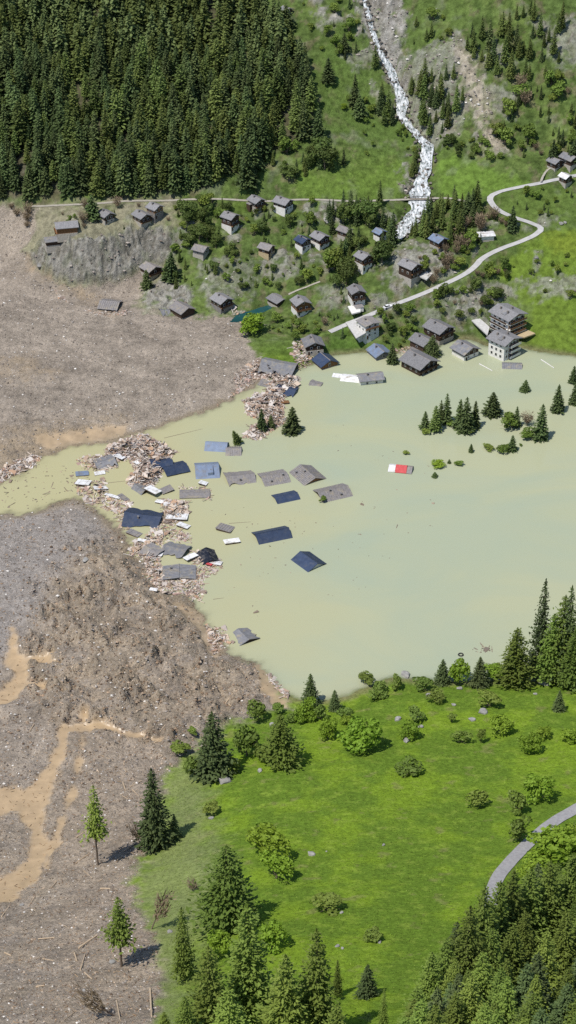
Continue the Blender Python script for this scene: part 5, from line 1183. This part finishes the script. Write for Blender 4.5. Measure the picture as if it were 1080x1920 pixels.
rk = rank(chosen, lambda it: (it[0], it[4]))
for i, (k, loc, H, w, row) in enumerate(chosen):
    plant(k, loc, H, w, ("dark spruce" if k == "spruce" else "light larch") + " in the " + ("front row" if row == 0 else ordinal(row) + " row") + " of the mountainside forest" + rk[i], "trees of the mountainside forest")
for kk, mt in (("spruce", M_spruce), ("larch", M_larch_far)):
    Vs, Fs, off = [], [], 0
    base = [conifer(900 + q, R=0.13, whorls=26, clumps=4, droop=0.35 if kk == "spruce" else 0.12, size=0.045) for q in range(2)]
    for q, (k, x, y, z, H, w, a) in enumerate([t for t in forest_rest if t[0] == kk]):
        V, F = base[q % 2]; c, s = math.cos(a), math.sin(a)
        W = np.c_[(V[:, 0] * c - V[:, 1] * s) * H * w + x, (V[:, 0] * s + V[:, 1] * c) * H * w + y, V[:, 2] * H + z]
        Vs.append(W); Fs.append(F + off); off += len(V)
    if Vs: tag(link("forest", np_mesh("forest", np.vstack(Vs), np.vstack(Fs), mt)), "upper reach of the %s forest closing the top of the view" % kk, "forest", kind="stuff")
print("forest", cnt, len(forest_rest))
T = lambda kind, u, v, h, w, lb, group=None, **k: at_px(kind, u, v, h, w, lb, group, **k)
# drowned trees in the lake
G = "half drowned trees in the lake"
for kd, u, v, h, w, lb in (("spruce",797,805,34,18,"small drowned spruce at the left end of the lake clump"),("larch",816,809,48,24,"second spruce-like tree from the left of the lake clump"),("spruce",826,794,44,16,"thin drowned tree behind the left pair of the lake clump"),
  ("spruce",837,794,56,20,"tall slim drowned spruce in the left half of the lake clump"),("spruce",862,805,56,26,"drowned spruce left of the tallest one in the lake clump"),("spruce",873,811,66,28,"tallest drowned spruce in the lake clump"),("spruce",890,802,50,22,"drowned spruce at the right end of the lake clump"),
  ("spruce",923,779,44,30,"dark broad drowned spruce alone right of the lake clump"),("spruce",968,800,38,16,"small spruce tip rising behind the drowned bushes"),("spruce",1014,824,66,27,"tall drowned spruce right of the bushes in the lake"),("spruce",1045,773,52,24,"drowned spruce farther out near the picture edge"),
  ("spruce",1075,718,32,16,"small drowned spruce at the edge, upper of two"),("spruce",1077,758,42,18,"drowned spruce at the edge, lower of two"),("spruce",985,734,22,16,"little drowned spruce standing alone off the green shore"),("spruce",883,848,16,10,"tiny spruce tip below the lake clump"),("spruce",960,846,30,16,"drowned spruce at the lower bush row"),
  ("spruce",842,869,8,7,"tiny twig tip between two floating bushes"),("spruce",815,895,10,12,"tiny bush tip below the floating bushes")):
    T(kd, u, v, h, w, lb, G, z=-0.2)
for kd, u, v, h, w, lb in (("bush",952,803,32,40,"large drowned bush left of the small spruce tip"),("bare_shrub",988,798,28,30,"sparse half bare drowned shrub beside the tall spruce"),("bush",985,822,24,28,"drowned bush below the half bare shrub"),("bush",915,843,9,24,"low flat bush awash left of the lower row"),("bush",943,846,18,26,"drowned bush in the lower row beside a spruce"),
  ("bush",976,837,6,7,"tiny green tip right of the lower bush row"),("bright_bush",821,874,11,28,"flat bright floating bush right of the red-roofed hut"),("bush",860,872,10,18,"round floating bush right of the flat one"),("bush",762,852,7,14,"floating green tuft above the red-roofed hut"),("bush",798,812,9,20,"low drowned bush at the foot of the small lake spruce"),("bush",605,942,14,15,"little bush floating against the long tan-grey roof"),
  ("bush",880,812,12,20,"low drowned bush under the tallest lake spruce"),("bush",845,798,10,22,"low drowned bush between the lake spruces")):
    T(kd, u, v, h, w, lb, G, z=-0.15)
T("spruce",490,808,42,20,"spruce standing in the hotel rubble, left of a smaller one",z=0.0); T("spruce",508,803,26,14,"smaller spruce in the hotel rubble",z=0.0); T("spruce",548,811,48,32,"broad spruce in the water at the hotel rubble's end",z=-0.1)
T("larch",447,831,34,16,"leaning spruce over the blue roof slope",z=0.0,tilt=0.45,tiltdir=1.2); T("spruce",735,680,36,20,"lone spruce beside the bright blue-roofed chalet",z=0.0); T("spruce_hd",810,667,38,30,"dark broad spruce in front of the two grey-roofed chalets",z=0.0)
T("bright_bush",471,625,42,48,"round bright tree on the mud edge below the teal pool")
# near meadow: trees by hand
for kd, u, v, h, w, lb in (
  ("spruce_hd",1010,1262,172,46,"tall slim spruce rising over the lake at the near shore"),("larch_hd",1048,1270,150,70,"broad larch between the tall shore spruces"),("spruce_hd",1058,1275,172,52,"second tall shore spruce near the picture edge"),("spruce_hd",1082,1280,180,60,"shore spruce cut by the picture edge"),("larch_hd",1030,1274,120,60,"larch in front of the tall slim shore spruce"),("larch_hd",1072,1290,110,60,"low larch at the picture edge of the shore grove"),
  ("larch_hd",963,1285,106,66,"bright bushy larch at the left front of the shore grove"),("spruce_hd",898,1286,54,36,"small dark spruce on the near shore beside bushes"),("spruce_hd",829,1281,45,32,"small spruce at the shore left of a bright bush"),("spruce_hd",1047,1332,38,24,"young spruce alone on the upper meadow"),
  ("spruce_hd",400,1456,118,72,"dark spruce at the rubble edge with bushes at its foot"),("larch_hd",526,1434,92,74,"dense rounded larch on the meadow shoulder"),("spruce_hd",582,1320,56,36,"slim spruce at the sandy near shore"),("spruce_hd",627,1332,38,26,"small spruce right of the slim one at the sandy shore"),
  ("spruce_hd",290,1588,142,66,"tall dark spruce where the rubble meets the meadow"),("spruce_hd",328,1573,44,28,"small spruce at the side of the tall dark one"),("larch_hd",428,1738,145,100,"broad feathery larch alone in the lower meadow"),("larch_hd",345,1838,130,46,"slim larch on the rubble edge"),
  ("larch_hd",465,1915,205,100,"big bright larch in the near bottom grove"),("larch_hd",395,1950,165,80,"larch at the left of the near bottom grove"),("larch_hd",535,1960,160,90,"larch in the middle of the near bottom grove"),("larch_hd",592,1945,190,86,"pointed larch at the right of the near bottom grove"),("larch_hd",350,1985,110,60,"bright larch tip at the bottom edge beside the rubble"),("larch_hd",430,1990,130,80,"larch crown cut by the bottom edge"),("larch_hd",630,2000,110,70,"small larch crown at the bottom edge of the grove"),
  ("larch_hd",632,1868,66,20,"thin young larch beside the near bottom grove"),("spruce_hd",688,1868,58,40,"round young spruce on the lower meadow"),("larch_hd",718,1935,80,20,"thin sapling at the bottom edge of the meadow"),("larch_hd",310,1960,60,40,"low larch on the rubble at the bottom edge")):
    T(kd, u, v, h, w, lb)
for u, v, h, w, lb in ((898,1835,165,80,"larch leading the near grove where the lane vanishes"),(928,1808,150,76,"second larch right where the lane vanishes"),(952,1790,150,80,"broad larch in front of the lane's lower bend"),(985,1775,140,80,"larch under the yellow-green lane bushes"),(872,1868,160,80,"larch stepping down left of the lane's end"),(1020,1760,140,80,"larch below the big yellow-green lane bush"),(1062,1745,140,80,"larch at the picture edge below the lane bushes")):
    T("larch_hd", u, v, h, w, lb)
T("pole_larch",184,1622,144,48,"lone larch with long bare trunk standing in rubble"); T("pole_larch",228,1812,124,58,"second bare-trunked larch in rubble with round shadow")
for kd, u, v, h, w, lb, tl in (("broken_tree",284,1742,90,60,"bent broken tree with splintered trunks at the meadow edge",0.35),("broken_tree",215,1905,80,70,"snapped tree lying in the near rubble",0.7),("broken_tree",375,1668,26,40,"dead fallen branch bush left of the feathery larch",0.8),("broken_tree",265,1585,50,30,"thin leaning dead trunk beside the tall dark spruce",0.3)):
    T(kd, u, v, h, w, lb, tilt=tl, tiltdir=2.0)
for kd, u, v, h, w, lb in (
  ("bright_bush",502,1607,66,68,"large bright round bush, upper of a touching pair on the meadow"),("bright_bush",518,1648,56,56,"bright round bush, lower of a touching pair on the meadow"),("bright_bush",680,1404,62,76,"broad bright bush with pale stems on the meadow crest"),("bush",463,1418,62,54,"bush between the dark spruce and the rounded larch"),("bush",497,1425,40,40,"low bush tucked left of the rounded larch"),("bush",340,1415,26,40,"round bush on the rubble at the meadow corner"),
  ("bush",484,1352,42,40,"bush at the shore corner of the meadow beside rubble"),("bush",523,1337,20,28,"low bush behind the shore corner bush"),("bright_bush",577,1350,38,44,"bright bush under the slim shore spruce"),("bush",602,1350,30,30,"bush right of the bright shore bush"),("bush",648,1352,26,34,"bush casting shadow right of the shore bushes"),("bright_bush",614,1384,40,38,"small round tree above the meadow pair, near the crest"),("bush",365,1455,40,40,"grey-green bush at the foot of the dark spruce"),
  ("bush",425,1450,34,44,"bright undergrowth right of the dark spruce"),("bush",398,1524,22,36,"low dark bush with stones on the pale meadow edge"),("bright_bush",510,1778,52,56,"bright bush behind the near bottom grove"),("bright_bush",412,1792,52,48,"bright bush left of the near bottom grove's tallest larch"),("bush",613,1708,28,62,"low scrubby patch alone in the lower meadow"),("bush",700,1762,22,40,"scrub with pale stones in the lower meadow"),
  ("bush",688,1283,20,36,"bush on the sand spit at the near shore"),("bush",707,1307,24,48,"flat bush on the shore crest"),("bush",742,1292,28,26,"upright bush beside the sand spit"),("bush",791,1294,26,38,"bush on the crest left of small shore spruce"),("bush",819,1316,24,36,"bush with stones below the crest"),("bright_bush",860,1279,46,44,"bright leafy shrub between the two small shore spruces"),("bright_bush",926,1275,36,42,"bright shrub left of the shore grove"),
  ("bush",914,1324,30,44,"dark bush on a rock below the small dark spruce"),("bush",847,1354,20,18,"tiny bush in the upper meadow"),("bright_bush",937,1374,34,48,"pale airy bush in the upper meadow"),("bush",901,1392,30,20,"narrow bush in the upper meadow below the airy one"),("bush",866,1392,24,34,"dark low bush left of the narrow one"),("bright_bush",993,1410,40,42,"bright bush with strong shadow in the upper right meadow"),("bright_bush",1018,1384,24,30,"smaller bright bush behind the shadowed one"),
  ("bright_bush",1067,1390,30,36,"bright bush at the picture edge of the upper meadow"),("bright_bush",766,1384,34,38,"bush on stones below the crest, alone"),("bush",778,1350,24,40,"dark bush among stones near the crest"),("bush",764,1452,24,48,"sprawling bush with dry stems in mid meadow"),("bush",900,1512,34,40,"round dark bush above the lane's bushes"),("bright_bush",1008,1500,52,58,"largest bright bush above the lane"),("bush",966,1524,42,42,"dark bush left of the largest one above the lane"),
  ("bush",973,1574,46,44,"round dark bush closest to the lane"),("bright_bush",650,1356,18,26,"small bright tuft near the shore bushes"),("bush",548,1350,16,30,"low tuft at the sandy shore"),("bush",360,1378,16,20,"tuft on the rubble edge near the dark spruce")):
    T(kd, u, v, h, w, lb)
for u, v, h, w, lb in ((1040,1618,72,100,"big yellow-green bush overhanging the lane"),(1085,1600,60,70,"yellow-green bush cut by the picture edge above the lane"),(1000,1660,50,60,"yellow-green undergrowth at the lane's bend")):
    T("bright_bush", u, v, h, w, lb)
# near grove lower right
rg = np.random.default_rng(41); mine = []; grove = []
GROVE = [(735,2010),(765,1945),(800,1885),(850,1815),(905,1770),(950,1735),(1010,1700),(1140,1655),(1140,2080),(735,2080)]
for u, v in in_poly_px(GROVE, 900, rg):
    x, y, z = cast(u, v)
    if any((x - a) ** 2 + (y - b) ** 2 < 3.5 ** 2 for a, b in mine) or len(grove) >= 84 or float(bilin(XS, YS, ROADCLR, x, y)) < 0.1: continue
    mine.append((x, y)); grove.append(("larch_hd" if rg.random() < 0.8 else "spruce_hd", (x, y, z - 0.2), rg.uniform(15, 23), rg.uniform(1.0, 1.35), int((v - 1690) // 70)))
rk = rank(grove, lambda it: (it[0], it[4]))
for i, (kd, loc, H, w, row) in enumerate(grove):
    plant(kd, loc, H, w, ("feathery larch" if kd[0] == "l" else "dark spruce") + " in the " + ordinal(row) + " row of the near grove" + rk[i], "trees of the near grove")
# village knoll and slope: scattered growth
def lab(s): return {k: f"{n} {s}" for k, n in (("bush", "green bush"), ("broadleaf", "leafy tree"), ("spruce", "dark spruce"), ("larch", "light green larch"), ("bare_shrub", "leafless brown shrub"), ("bright_bush", "bright green bush"))}
scatter([(335,385),(400,380),(445,400),(440,500),(400,520),(365,505),(330,450)], 34, ["broadleaf","broadleaf","bush","larch"], (5,8.5), 3.2, lab("in the thicket left of the stacked-balcony chalet"), "thicket on the knoll", 1)
scatter([(620,400),(720,385),(740,470),(700,500),(640,470),(610,440)], 24, ["spruce","spruce","larch","broadleaf"], (8,15), 3.2, lab("in the belt behind the white-based chalets"), "conifer belt on the knoll", 2)
scatter([(720,440),(790,415),(810,385),(870,385),(905,400),(880,440),(830,470),(770,450),(740,480)], 34, ["spruce","larch","larch"], (10,17), 3.0, lab("in the belt along the lower stream"), "conifers along the lower stream", 3)
scatter([(625,470),(700,450),(730,480),(700,510),(660,520),(640,560),(610,520)], 20, ["larch","broadleaf","bush","spruce"], (5,11), 3.2, lab("around the tall white-based chalet"), "trees round the tall chalet", 4)
scatter([(830,395),(905,390),(965,400),(970,440),(930,470),(890,475),(840,480)], 24, ["bare_shrub","bare_shrub","spruce","bush"], (5,9), 2.8, lab("around the white flat-roofed shed"), "growth round the white shed", 5)
scatter([(780,480),(880,470),(895,490),(860,520),(810,540),(790,525)], 22, ["bare_shrub","bare_shrub","bush"], (3.5,6), 2.4, lab("between the big timber house and the road"), "shrubs above the road", 6)
scatter([(800,545),(880,520),(960,500),(940,560),(900,600),(860,600),(810,590)], 30, ["bare_shrub","bush","bare_shrub","broadleaf"], (3.5,6.5), 2.6, lab("on the bank between road and apartment blocks"), "bank below the road", 7)
scatter([(440,380),(600,385),(640,420),(560,480),(470,450)], 30, ["bush","spruce","broadleaf","larch"], (3,7), 3.0, lab("between the track and the pale-roofed chalets"), "bushes below the track", 8)
scatter([(440,460),(560,480),(620,510),(590,540),(520,545),(440,550),(400,520)], 32, ["bush","larch","bush","broadleaf"], (2.5,6), 2.6, lab("in the hollow above the teal pool"), "bushes above the pool", 9)
scatter([(490,600),(545,590),(600,590),(650,560),(700,600),(660,640),(600,660),(545,640),(500,630)], 30, ["bush","spruce","bare_shrub","bush"], (2.5,5.5), 2.4, lab("between the road and the rubble shore"), "bushes at the road foot", 10)
scatter([(700,600),(770,575),(800,600),(780,640),(720,660)], 20, ["bush","bush","broadleaf"], (2.5,5.5), 2.4, lab("between the white house and the dark shore chalets"), "bushes behind the shore", 11)
scatter([(100,395),(330,385),(330,430),(120,430)], 14, ["bush","bare_shrub","spruce","bare_shrub"], (3,6.5), 4.0, lab("on the clifftop beside the hamlet"), "growth on the clifftop", 12)
scatter([(300,450),(345,470),(370,540),(320,550),(290,520)], 12, ["broadleaf","bush","larch"], (4,8), 3.2, lab("beside the chalet at the mud bay"), "trees at the mud bay", 13)
scatter([(20,385),(60,390),(60,430),(25,420)], 5, ["bare_shrub"], (5,8), 3.0, lab("dusted grey at the forest's left corner"), "dusty shrubs", 14)
# mountain slope
scatter([(540,340),(560,300),(650,280),(650,320),(560,345)], 14, ["larch","broadleaf","spruce"], (8,13), 2.8, lab("in the copse above the hay meadow"), "copse above the hay meadow", 15)
scatter([(490,290),(560,270),(560,345),(470,365),(450,350)], 14, ["bush","larch","spruce"], (4,12), 4.0, lab("along the ragged forest edge"), "forest edge growth", 16)
scatter([(860,60),(1000,20),(1060,60),(1060,140),(960,160),(880,110)], 40, ["larch","larch","spruce"], (9,15), 3.2, lab("in the high wood beside the tan scree"), "high wood on the slope", 17)
scatter([(745,170),(850,130),(870,200),(850,240),(780,280),(760,230)], 30, ["larch","spruce","larch"], (8,14), 3.0, lab("on the crags between stream and scree"), "trees on the crags", 18)
scatter([(700,120),(725,150),(740,230),(720,240),(690,180)], 7, ["larch","spruce"], (9,14), 3.0, lab("on the left bank of the upper stream"), "stream bank trees", 19)
scatter([(775,300),(790,280),(782,345),(770,340)], 5, ["larch"], (9,14), 2.5, lab("on the left bank of the lower stream"), "stream bank trees", 20)
scatter([(940,170),(1080,150),(1080,330),(1000,320),(930,260)], 46, ["bush","larch","bare_shrub","spruce","bush"], (4,9), 3.2, lab("on the rough slope above the dark barns"), "growth above the barns", 21)
scatter([(820,230),(930,280),(960,310),(880,300),(810,280)], 22, ["bush","bush","broadleaf"], (2.5,5), 2.8, lab("at the foot of the tan scree"), "scree foot bushes", 22)
scatter([(560,0),(700,0),(700,120),(600,110)], 16, ["bush","bush","spruce"], (2.5,7), 5.0, lab("on the high pasture left of the stream"), "high pasture growth", 23)
scatter([(640,180),(740,200),(780,290),(700,300),(640,260)], 22, ["bush","bush","bright_bush"], (2.5,5), 3.5, lab("on the steep pasture beside the stream"), "steep pasture bushes", 24)
scatter([(1000,350),(1080,340),(1080,400),(1030,410),(960,390)], 14, ["bush","bush","bush","spruce"], (2.5,5), 3.5, lab("inside the upper road bend"), "road bend bushes", 25)
scatter([(760,40),(860,20),(850,90),(770,110)], 8, ["bush","larch"], (3,8), 4.0, lab("at the top beside the upper stream rocks"), "upper rock growth", 26)
scatter([(960,500),(1080,480),(1080,560),(980,580)], 9, ["bush"], (2,4), 4.0, lab("in the yellow-green meadow beyond the apartment blocks"), "meadow bushes", 27)
for u, v, h, w, lb in ((615,155,46,26,"single dark spruce in the steep pasture"),(645,97,34,20,"lone dark spruce high on the pasture"),(665,200,60,22,"slim spruce left of the stream, lower pair"),(674,218,40,24,"spruce below its slim neighbour left of the stream"),(536,55,46,30,"spruce clump beside the highest hut"),(465,350,84,36,"tall spruce pair standing out at the forest corner"),(492,292,70,34,"spruce at the pointed tip of the forest edge"),(173,408,42,28,"spruce between the clifftop chalets"),(275,540,34,22,"small spruce in front of the mud bay chalet"),(597,262,60,24,"last spruce on the right tip of the forest"),(876,412,52,24,"tall spruce by the road fork"),(960,432,46,20,"pointed spruce right of the white shed"),(1036,306,44,22,"spruce next to the dark barn"),(322,525,52,30,"leafy spruce right of the mud bay chalet"),(1078,300,40,30,"spruce cut by the picture edge above the barns")):
    T("spruce", u, v, h, w, lb)
# ------------------------------------------------------------------ stones, sticks, tufts
def stones(poly, n, smin, smax, label, seed, cols, name="rubble", emb=0.35, mask=None, power=2.6, flat=0.7):
    r = np.random.default_rng(seed); uv = in_poly_px(poly, n, r); x, y, z = ground_pts(uv)
    keep = z > 0.02
    if mask is not None: keep &= bilin(XS, YS, mask, x, y) > r.uniform(0.15, 0.6, n)
    x, y, z = x[keep], y[keep], z[keep]; n = len(x)
    S = smin + (smax - smin) * r.power(0.35, n) ** power
    # squashed octahedron-like stones, 8 faces
    O = np.array([(1, 0, 0), (0, 1, 0), (-1, 0, 0), (0, -1, 0), (0.1, 0.1, 1), (0, 0, -1)], float)
    V = O[None] * r.uniform(0.55, 1.15, (n, 6, 1)) * S[:, None, None] * np.stack([r.uniform(0.7, 1.3, n), r.uniform(0.7, 1.3, n), np.full(n, flat)], 1)[:, None, :]
    a = r.uniform(0, 6.28, n); c, s = np.cos(a), np.sin(a)
    V = np.stack([V[..., 0] * c[:, None] - V[..., 1] * s[:, None], V[..., 0] * s[:, None] + V[..., 1] * c[:, None], V[..., 2]], -1)
    V += np.c_[x, y, z + S * emb * flat][:, None, :]
    F = np.array([(0, 1, 4), (1, 2, 4), (2, 3, 4), (3, 0, 4), (1, 0, 5), (2, 1, 5), (3, 2, 5), (0, 3, 5)])
    F = (F[None] + (np.arange(n) * 6)[:, None, None]).reshape(-1, 3)
    C_ = np.array(cols)[r.integers(len(cols), size=n)] * r.uniform(0.7, 1.25, (n, 1))
    o = link(name, np_mesh(name, V.reshape(-1, 3), F, M_stone, False, fcol=np.repeat(C_, 8, 0))); return tag(o, label, "rubble", kind="stuff")
GREY = [lin(150,141,133), lin(138,128,120), lin(162,153,145), lin(122,111,102), lin(182,174,166), lin(150,141,133), lin(140,132,124), lin(226,221,214)]; BRN = [lin(140,120,100), lin(124,105,88), lin(152,133,114), lin(108,90,74), lin(172,155,136)]
GREY = [tuple(0.8 * c for c in g) for g in GREY]; BRN = [tuple(0.98 * c for c in g) for g in BRN]
DA = [(-120,400),(60,400),(80,520),(260,520),(250,585),(440,595),(480,690),(300,800),(60,870),(-120,910)]
stones(DA, 16000, 0.10, 0.7, "loose stones over the far mud plain", 5, GREY, mask=dA * (1 - mud))
stones([(-100,950),(140,925),(240,1000),(400,1110),(520,1290),(480,1340),(390,1400),(310,1470),(-100,1470)], 26000, 0.10, 0.75, "loose stones and clods over the churned rubble", 6, BRN + GREY, mask=dB * (1 - mud))
stones([(-100,1440),(310,1440),(300,1600),(250,1650),(300,1760),(300,1920),(-100,1920)], 24000, 0.07, 0.5, "loose stones over the near rubble slope", 7, BRN + GREY, mask=dB * (1 - mud))
stones([(20,1090),(110,1000),(250,970),(300,1050),(400,1120),(430,1220),(510,1235),(530,1310),(440,1380),(300,1430),(130,1390),(30,1340),(10,1220)], 7000, 0.22, 0.85, "brown clods heaped over the churned mound", 12, [tuple(1.15 * c for c in g) for g in BRN], mask=dB * (1 - mud) * rough_c * np.clip(lump - 0.2, 0, 1), emb=0.05, flat=0.8)
stones([(640,-40),(780,-40),(880,80),(970,290),(900,300),(800,290),(760,430),(690,200)], 3500, 0.2, 1.3, "boulders and scree beside the stream", 8, GREY, name="scree", mask=rock)
stones([(40,440),(330,430),(350,590),(60,540)], 500, 0.2, 1.2, "broken rock at the foot of the cliff", 9, GREY[:4], name="scree", mask=np.clip(rock + deb * 0.4, 0, 1))
stones([(330,380),(1080,380),(1080,660),(560,660),(330,590)], 2500, 0.2, 1.1, "rocks scattered over the village knoll", 10, GREY, name="scree", mask=rock)
def sticks(poly, n, label, seed, mask):
    r = np.random.default_rng(seed); uv = in_poly_px(poly, n, r); x, y, z = ground_pts(uv); k = (bilin(XS, YS, mask, x, y) > 0.5) & (z > 0.02); x, y, z = x[k], y[k], z[k]; n = len(x)
    S = np.c_[r.gamma(2, 0.32, n) + 0.25, r.uniform(0.05, 0.13, n), r.uniform(0.05, 0.13, n)]
    col = np.array([lin(190,160,125), lin(120,95,75), lin(85,68,55), lin(205,185,160), lin(150,120,90)])[r.integers(5, size=n)] * 0.8
    o = link("splintered_wood", box_cloud(np.c_[x, y, z + 0.12], S, rotmats(r.uniform(0, 3.14, n), r.normal(0, .2, n), r.normal(0, .25, n)), col, "splintered_wood", M_plank)); tag(o, label, "splintered wood", kind="stuff")
sticks([(-60,960),(300,1040),(420,1120),(520,1290),(400,1400),(310,1480),(-60,1480)], 1500, "splintered branches mixed into the churned rubble", 15, dB)
sticks([(-60,1480),(310,1450),(250,1650),(300,1760),(300,1920),(-60,1920)], 1200, "splintered branches on the near rubble slope", 16, dB)
# boulders on the meadow and shore
def boulder_mesh(seed):
    import bmesh
    bm = bmesh.new(); bmesh.ops.create_icosphere(bm, subdivisions=2, radius=0.5); r = np.random.default_rng(seed)
    pl = [(unit(r.normal(0, 1, 3)), r.uniform(0.28, 0.45)) for _ in range(9)]
    for v in bm.verts:
        p = np.array(v.co)
        for n_, d_ in pl:
            q = p @ n_
            if q > d_: p = p - n_ * (q - d_)
        v.co = p * [1, 1, 0.8]
    me = bpy.data.meshes.new("boulder"); bm.to_mesh(me); bm.free(); me.materials.append(M_boulder); return me
BM = [boulder_mesh(s) for s in range(5)]
for i, (u, v, w, lb) in enumerate(((1003,1302,10,"pale upright boulder beside the shore grove"),(719,1585,9,"small pale boulder alone in mid meadow"),(583,1602,20,"flat grey rock right of the touching bush pair"),(612,1597,5,"little white stone right of the flat grey rock"),(905,1336,24,"flat rock under the dark bush below the crest"),(861,1292,14,"pale rock at the crest beside the shore spruce"),(904,1290,12,"pale rock at the foot of the small dark spruce"),
   (850,1322,12,"white stone in the upper meadow"),(746,1350,18,"grey rock left of the dark crest bush"),(784,1345,16,"grey rock under the dark crest bush"),(788,1364,14,"grey rock right below the crest bush"),(762,1390,18,"stone under the lone crest bush"),(884,1350,18,"brownish rock in the upper meadow"),(803,1305,14,"pale stone among the crest bushes"),(510,1360,16,"grey rock behind the shore corner bush"),(632,1775,12,"pinkish stone beside the thin young larch"),(642,1779,9,"second pinkish stone beside the thin young larch"),
   (698,1755,14,"pale stone in the lower meadow scrub"),(712,1768,11,"second pale stone in the lower meadow scrub"),(318,1748,14,"round white boulder beside the slim rubble-edge larch"),(640,1712,10,"pale stone at the scrubby patch"),(760,1268,26,"sandy slab of the near shore spit"),(395,1535,14,"stone under the low dark bush on the pale edge"),(488,1446,14,"white stone on the meadow shoulder"),(420,1466,30,"flat brown rock patch below the dark spruce"),(960,1263,28,"flat grey slab at the grove's foot"),(1020,1280,36,"long grey rock heap under the shore grove"),
   (40,1698,12,"pale boulder in the near rubble"),(158,1858,10,"grey boulder in the lower rubble"),(210,1805,16,"pale broken boulder by the second bare-trunked larch"),(160,1052,18,"dark boulder half sunk in the churned rubble"),(1052,420,12,"white boulder in the yellow-green far meadow"),(1005,485,12,"pale rock in the far meadow below the hairpin"),(1060,418,9,"small white rock next to the far meadow boulder"),(615,415,26,"big pale rock outcrop between the spruces and the track"),(75,500,20,"dark rock slab at the cliff's muddy foot"))):
    x, y, z = cast(u, v); s = mpp(x, y, z); d = w * s * 0.95
    o = link("boulder", BM[i % 5], None, (x, y, z + d * 0.12), (0, 0, i * 1.3)); o.scale = (d, d * 0.8, d * 0.62); tag(o, lb, "boulder", "boulders on the slopes")
# grass tufts and flower heads
def tufts(poly, n, smin, smax, cols, label, seed, mask, name="grass", mat=None):
    r = np.random.default_rng(seed); uv = in_poly_px(poly, n, r); x, y, z = ground_pts(uv)
    k = (bilin(XS, YS, mask, x, y) < 0.3) & (z > 0.3) & (bilin(XS, YS, ROADCLR, x, y) > 0.4); x, y, z = x[k], y[k], z[k]; n = len(x)
    S = r.uniform(smin, smax, n); az = r.uniform(0, 6.28, n); P = np.c_[x, y, z + S * 0.35]
    T_ = unit(np.c_[r.normal(0, .45, n), r.normal(0, .45, n), np.ones(n)]); B_ = unit(np.cross(T_, np.c_[np.cos(az), np.sin(az), np.zeros(n)]))
    V, F = quad_cloud(P, T_, B_, S * 0.6, S * 0.5)
    C_ = np.array(cols)[r.integers(len(cols), size=n)] * r.uniform(0.8, 1.2, (n, 1))
    o = link(name, np_mesh(name, V, F, M_stone, False, fcol=C_)); tag(o, label, "grass", kind="stuff")
tufts([(300,1280),(1130,1270),(1130,1930),(300,1930)], 42000, 0.12, 0.34, [(0.135,0.21,0.024),(0.165,0.25,0.032),(0.11,0.175,0.022),(0.215,0.285,0.055)], "grass tufts all over the near meadow", 31, deb)

# rocks breaking the white water
rs_ = np.random.default_rng(88); n = 520; i_ = rs_.integers(2, len(L_stream) - 2, n)
tg = L_stream[i_ + 1, :2] - L_stream[i_ - 1, :2]; tg = unit(tg); nn_ = np.c_[-tg[:, 1], tg[:, 0]]
off = np.sign(rs_.normal(0, 1, n)) * rs_.uniform(0.05, 0.62, n) ** 0.7 * L_stream[i_, 3]
p_ = L_stream[i_, :2] + nn_ * off[:, None] + rs_.normal(0, 0.5, (n, 2)); sz = rs_.uniform(0.25, 0.55, n) + 0.8 * rs_.random(n) ** 4
zz_ = np.maximum(bilin(XS, YS, GZ2, p_[:, 0], p_[:, 1]) + 0.1, L_stream[i_, 2] + 0.35)
col_ = np.array([lin(128,122,114), lin(104,98,90), lin(150,142,132), lin(84,78,72)])[rs_.integers(4, size=n)] * 0.85
o = link("stream_rocks", box_cloud(np.c_[p_, zz_], np.c_[sz * 1.3, sz, sz * 1.1], rotmats(rs_.uniform(0, 3.1, n), rs_.normal(0, .5, n), rs_.normal(0, .5, n)), col_, "stream_rocks", M_stone))
tag(o, "wet grey rocks breaking the white stream", "rocks", kind="stuff")
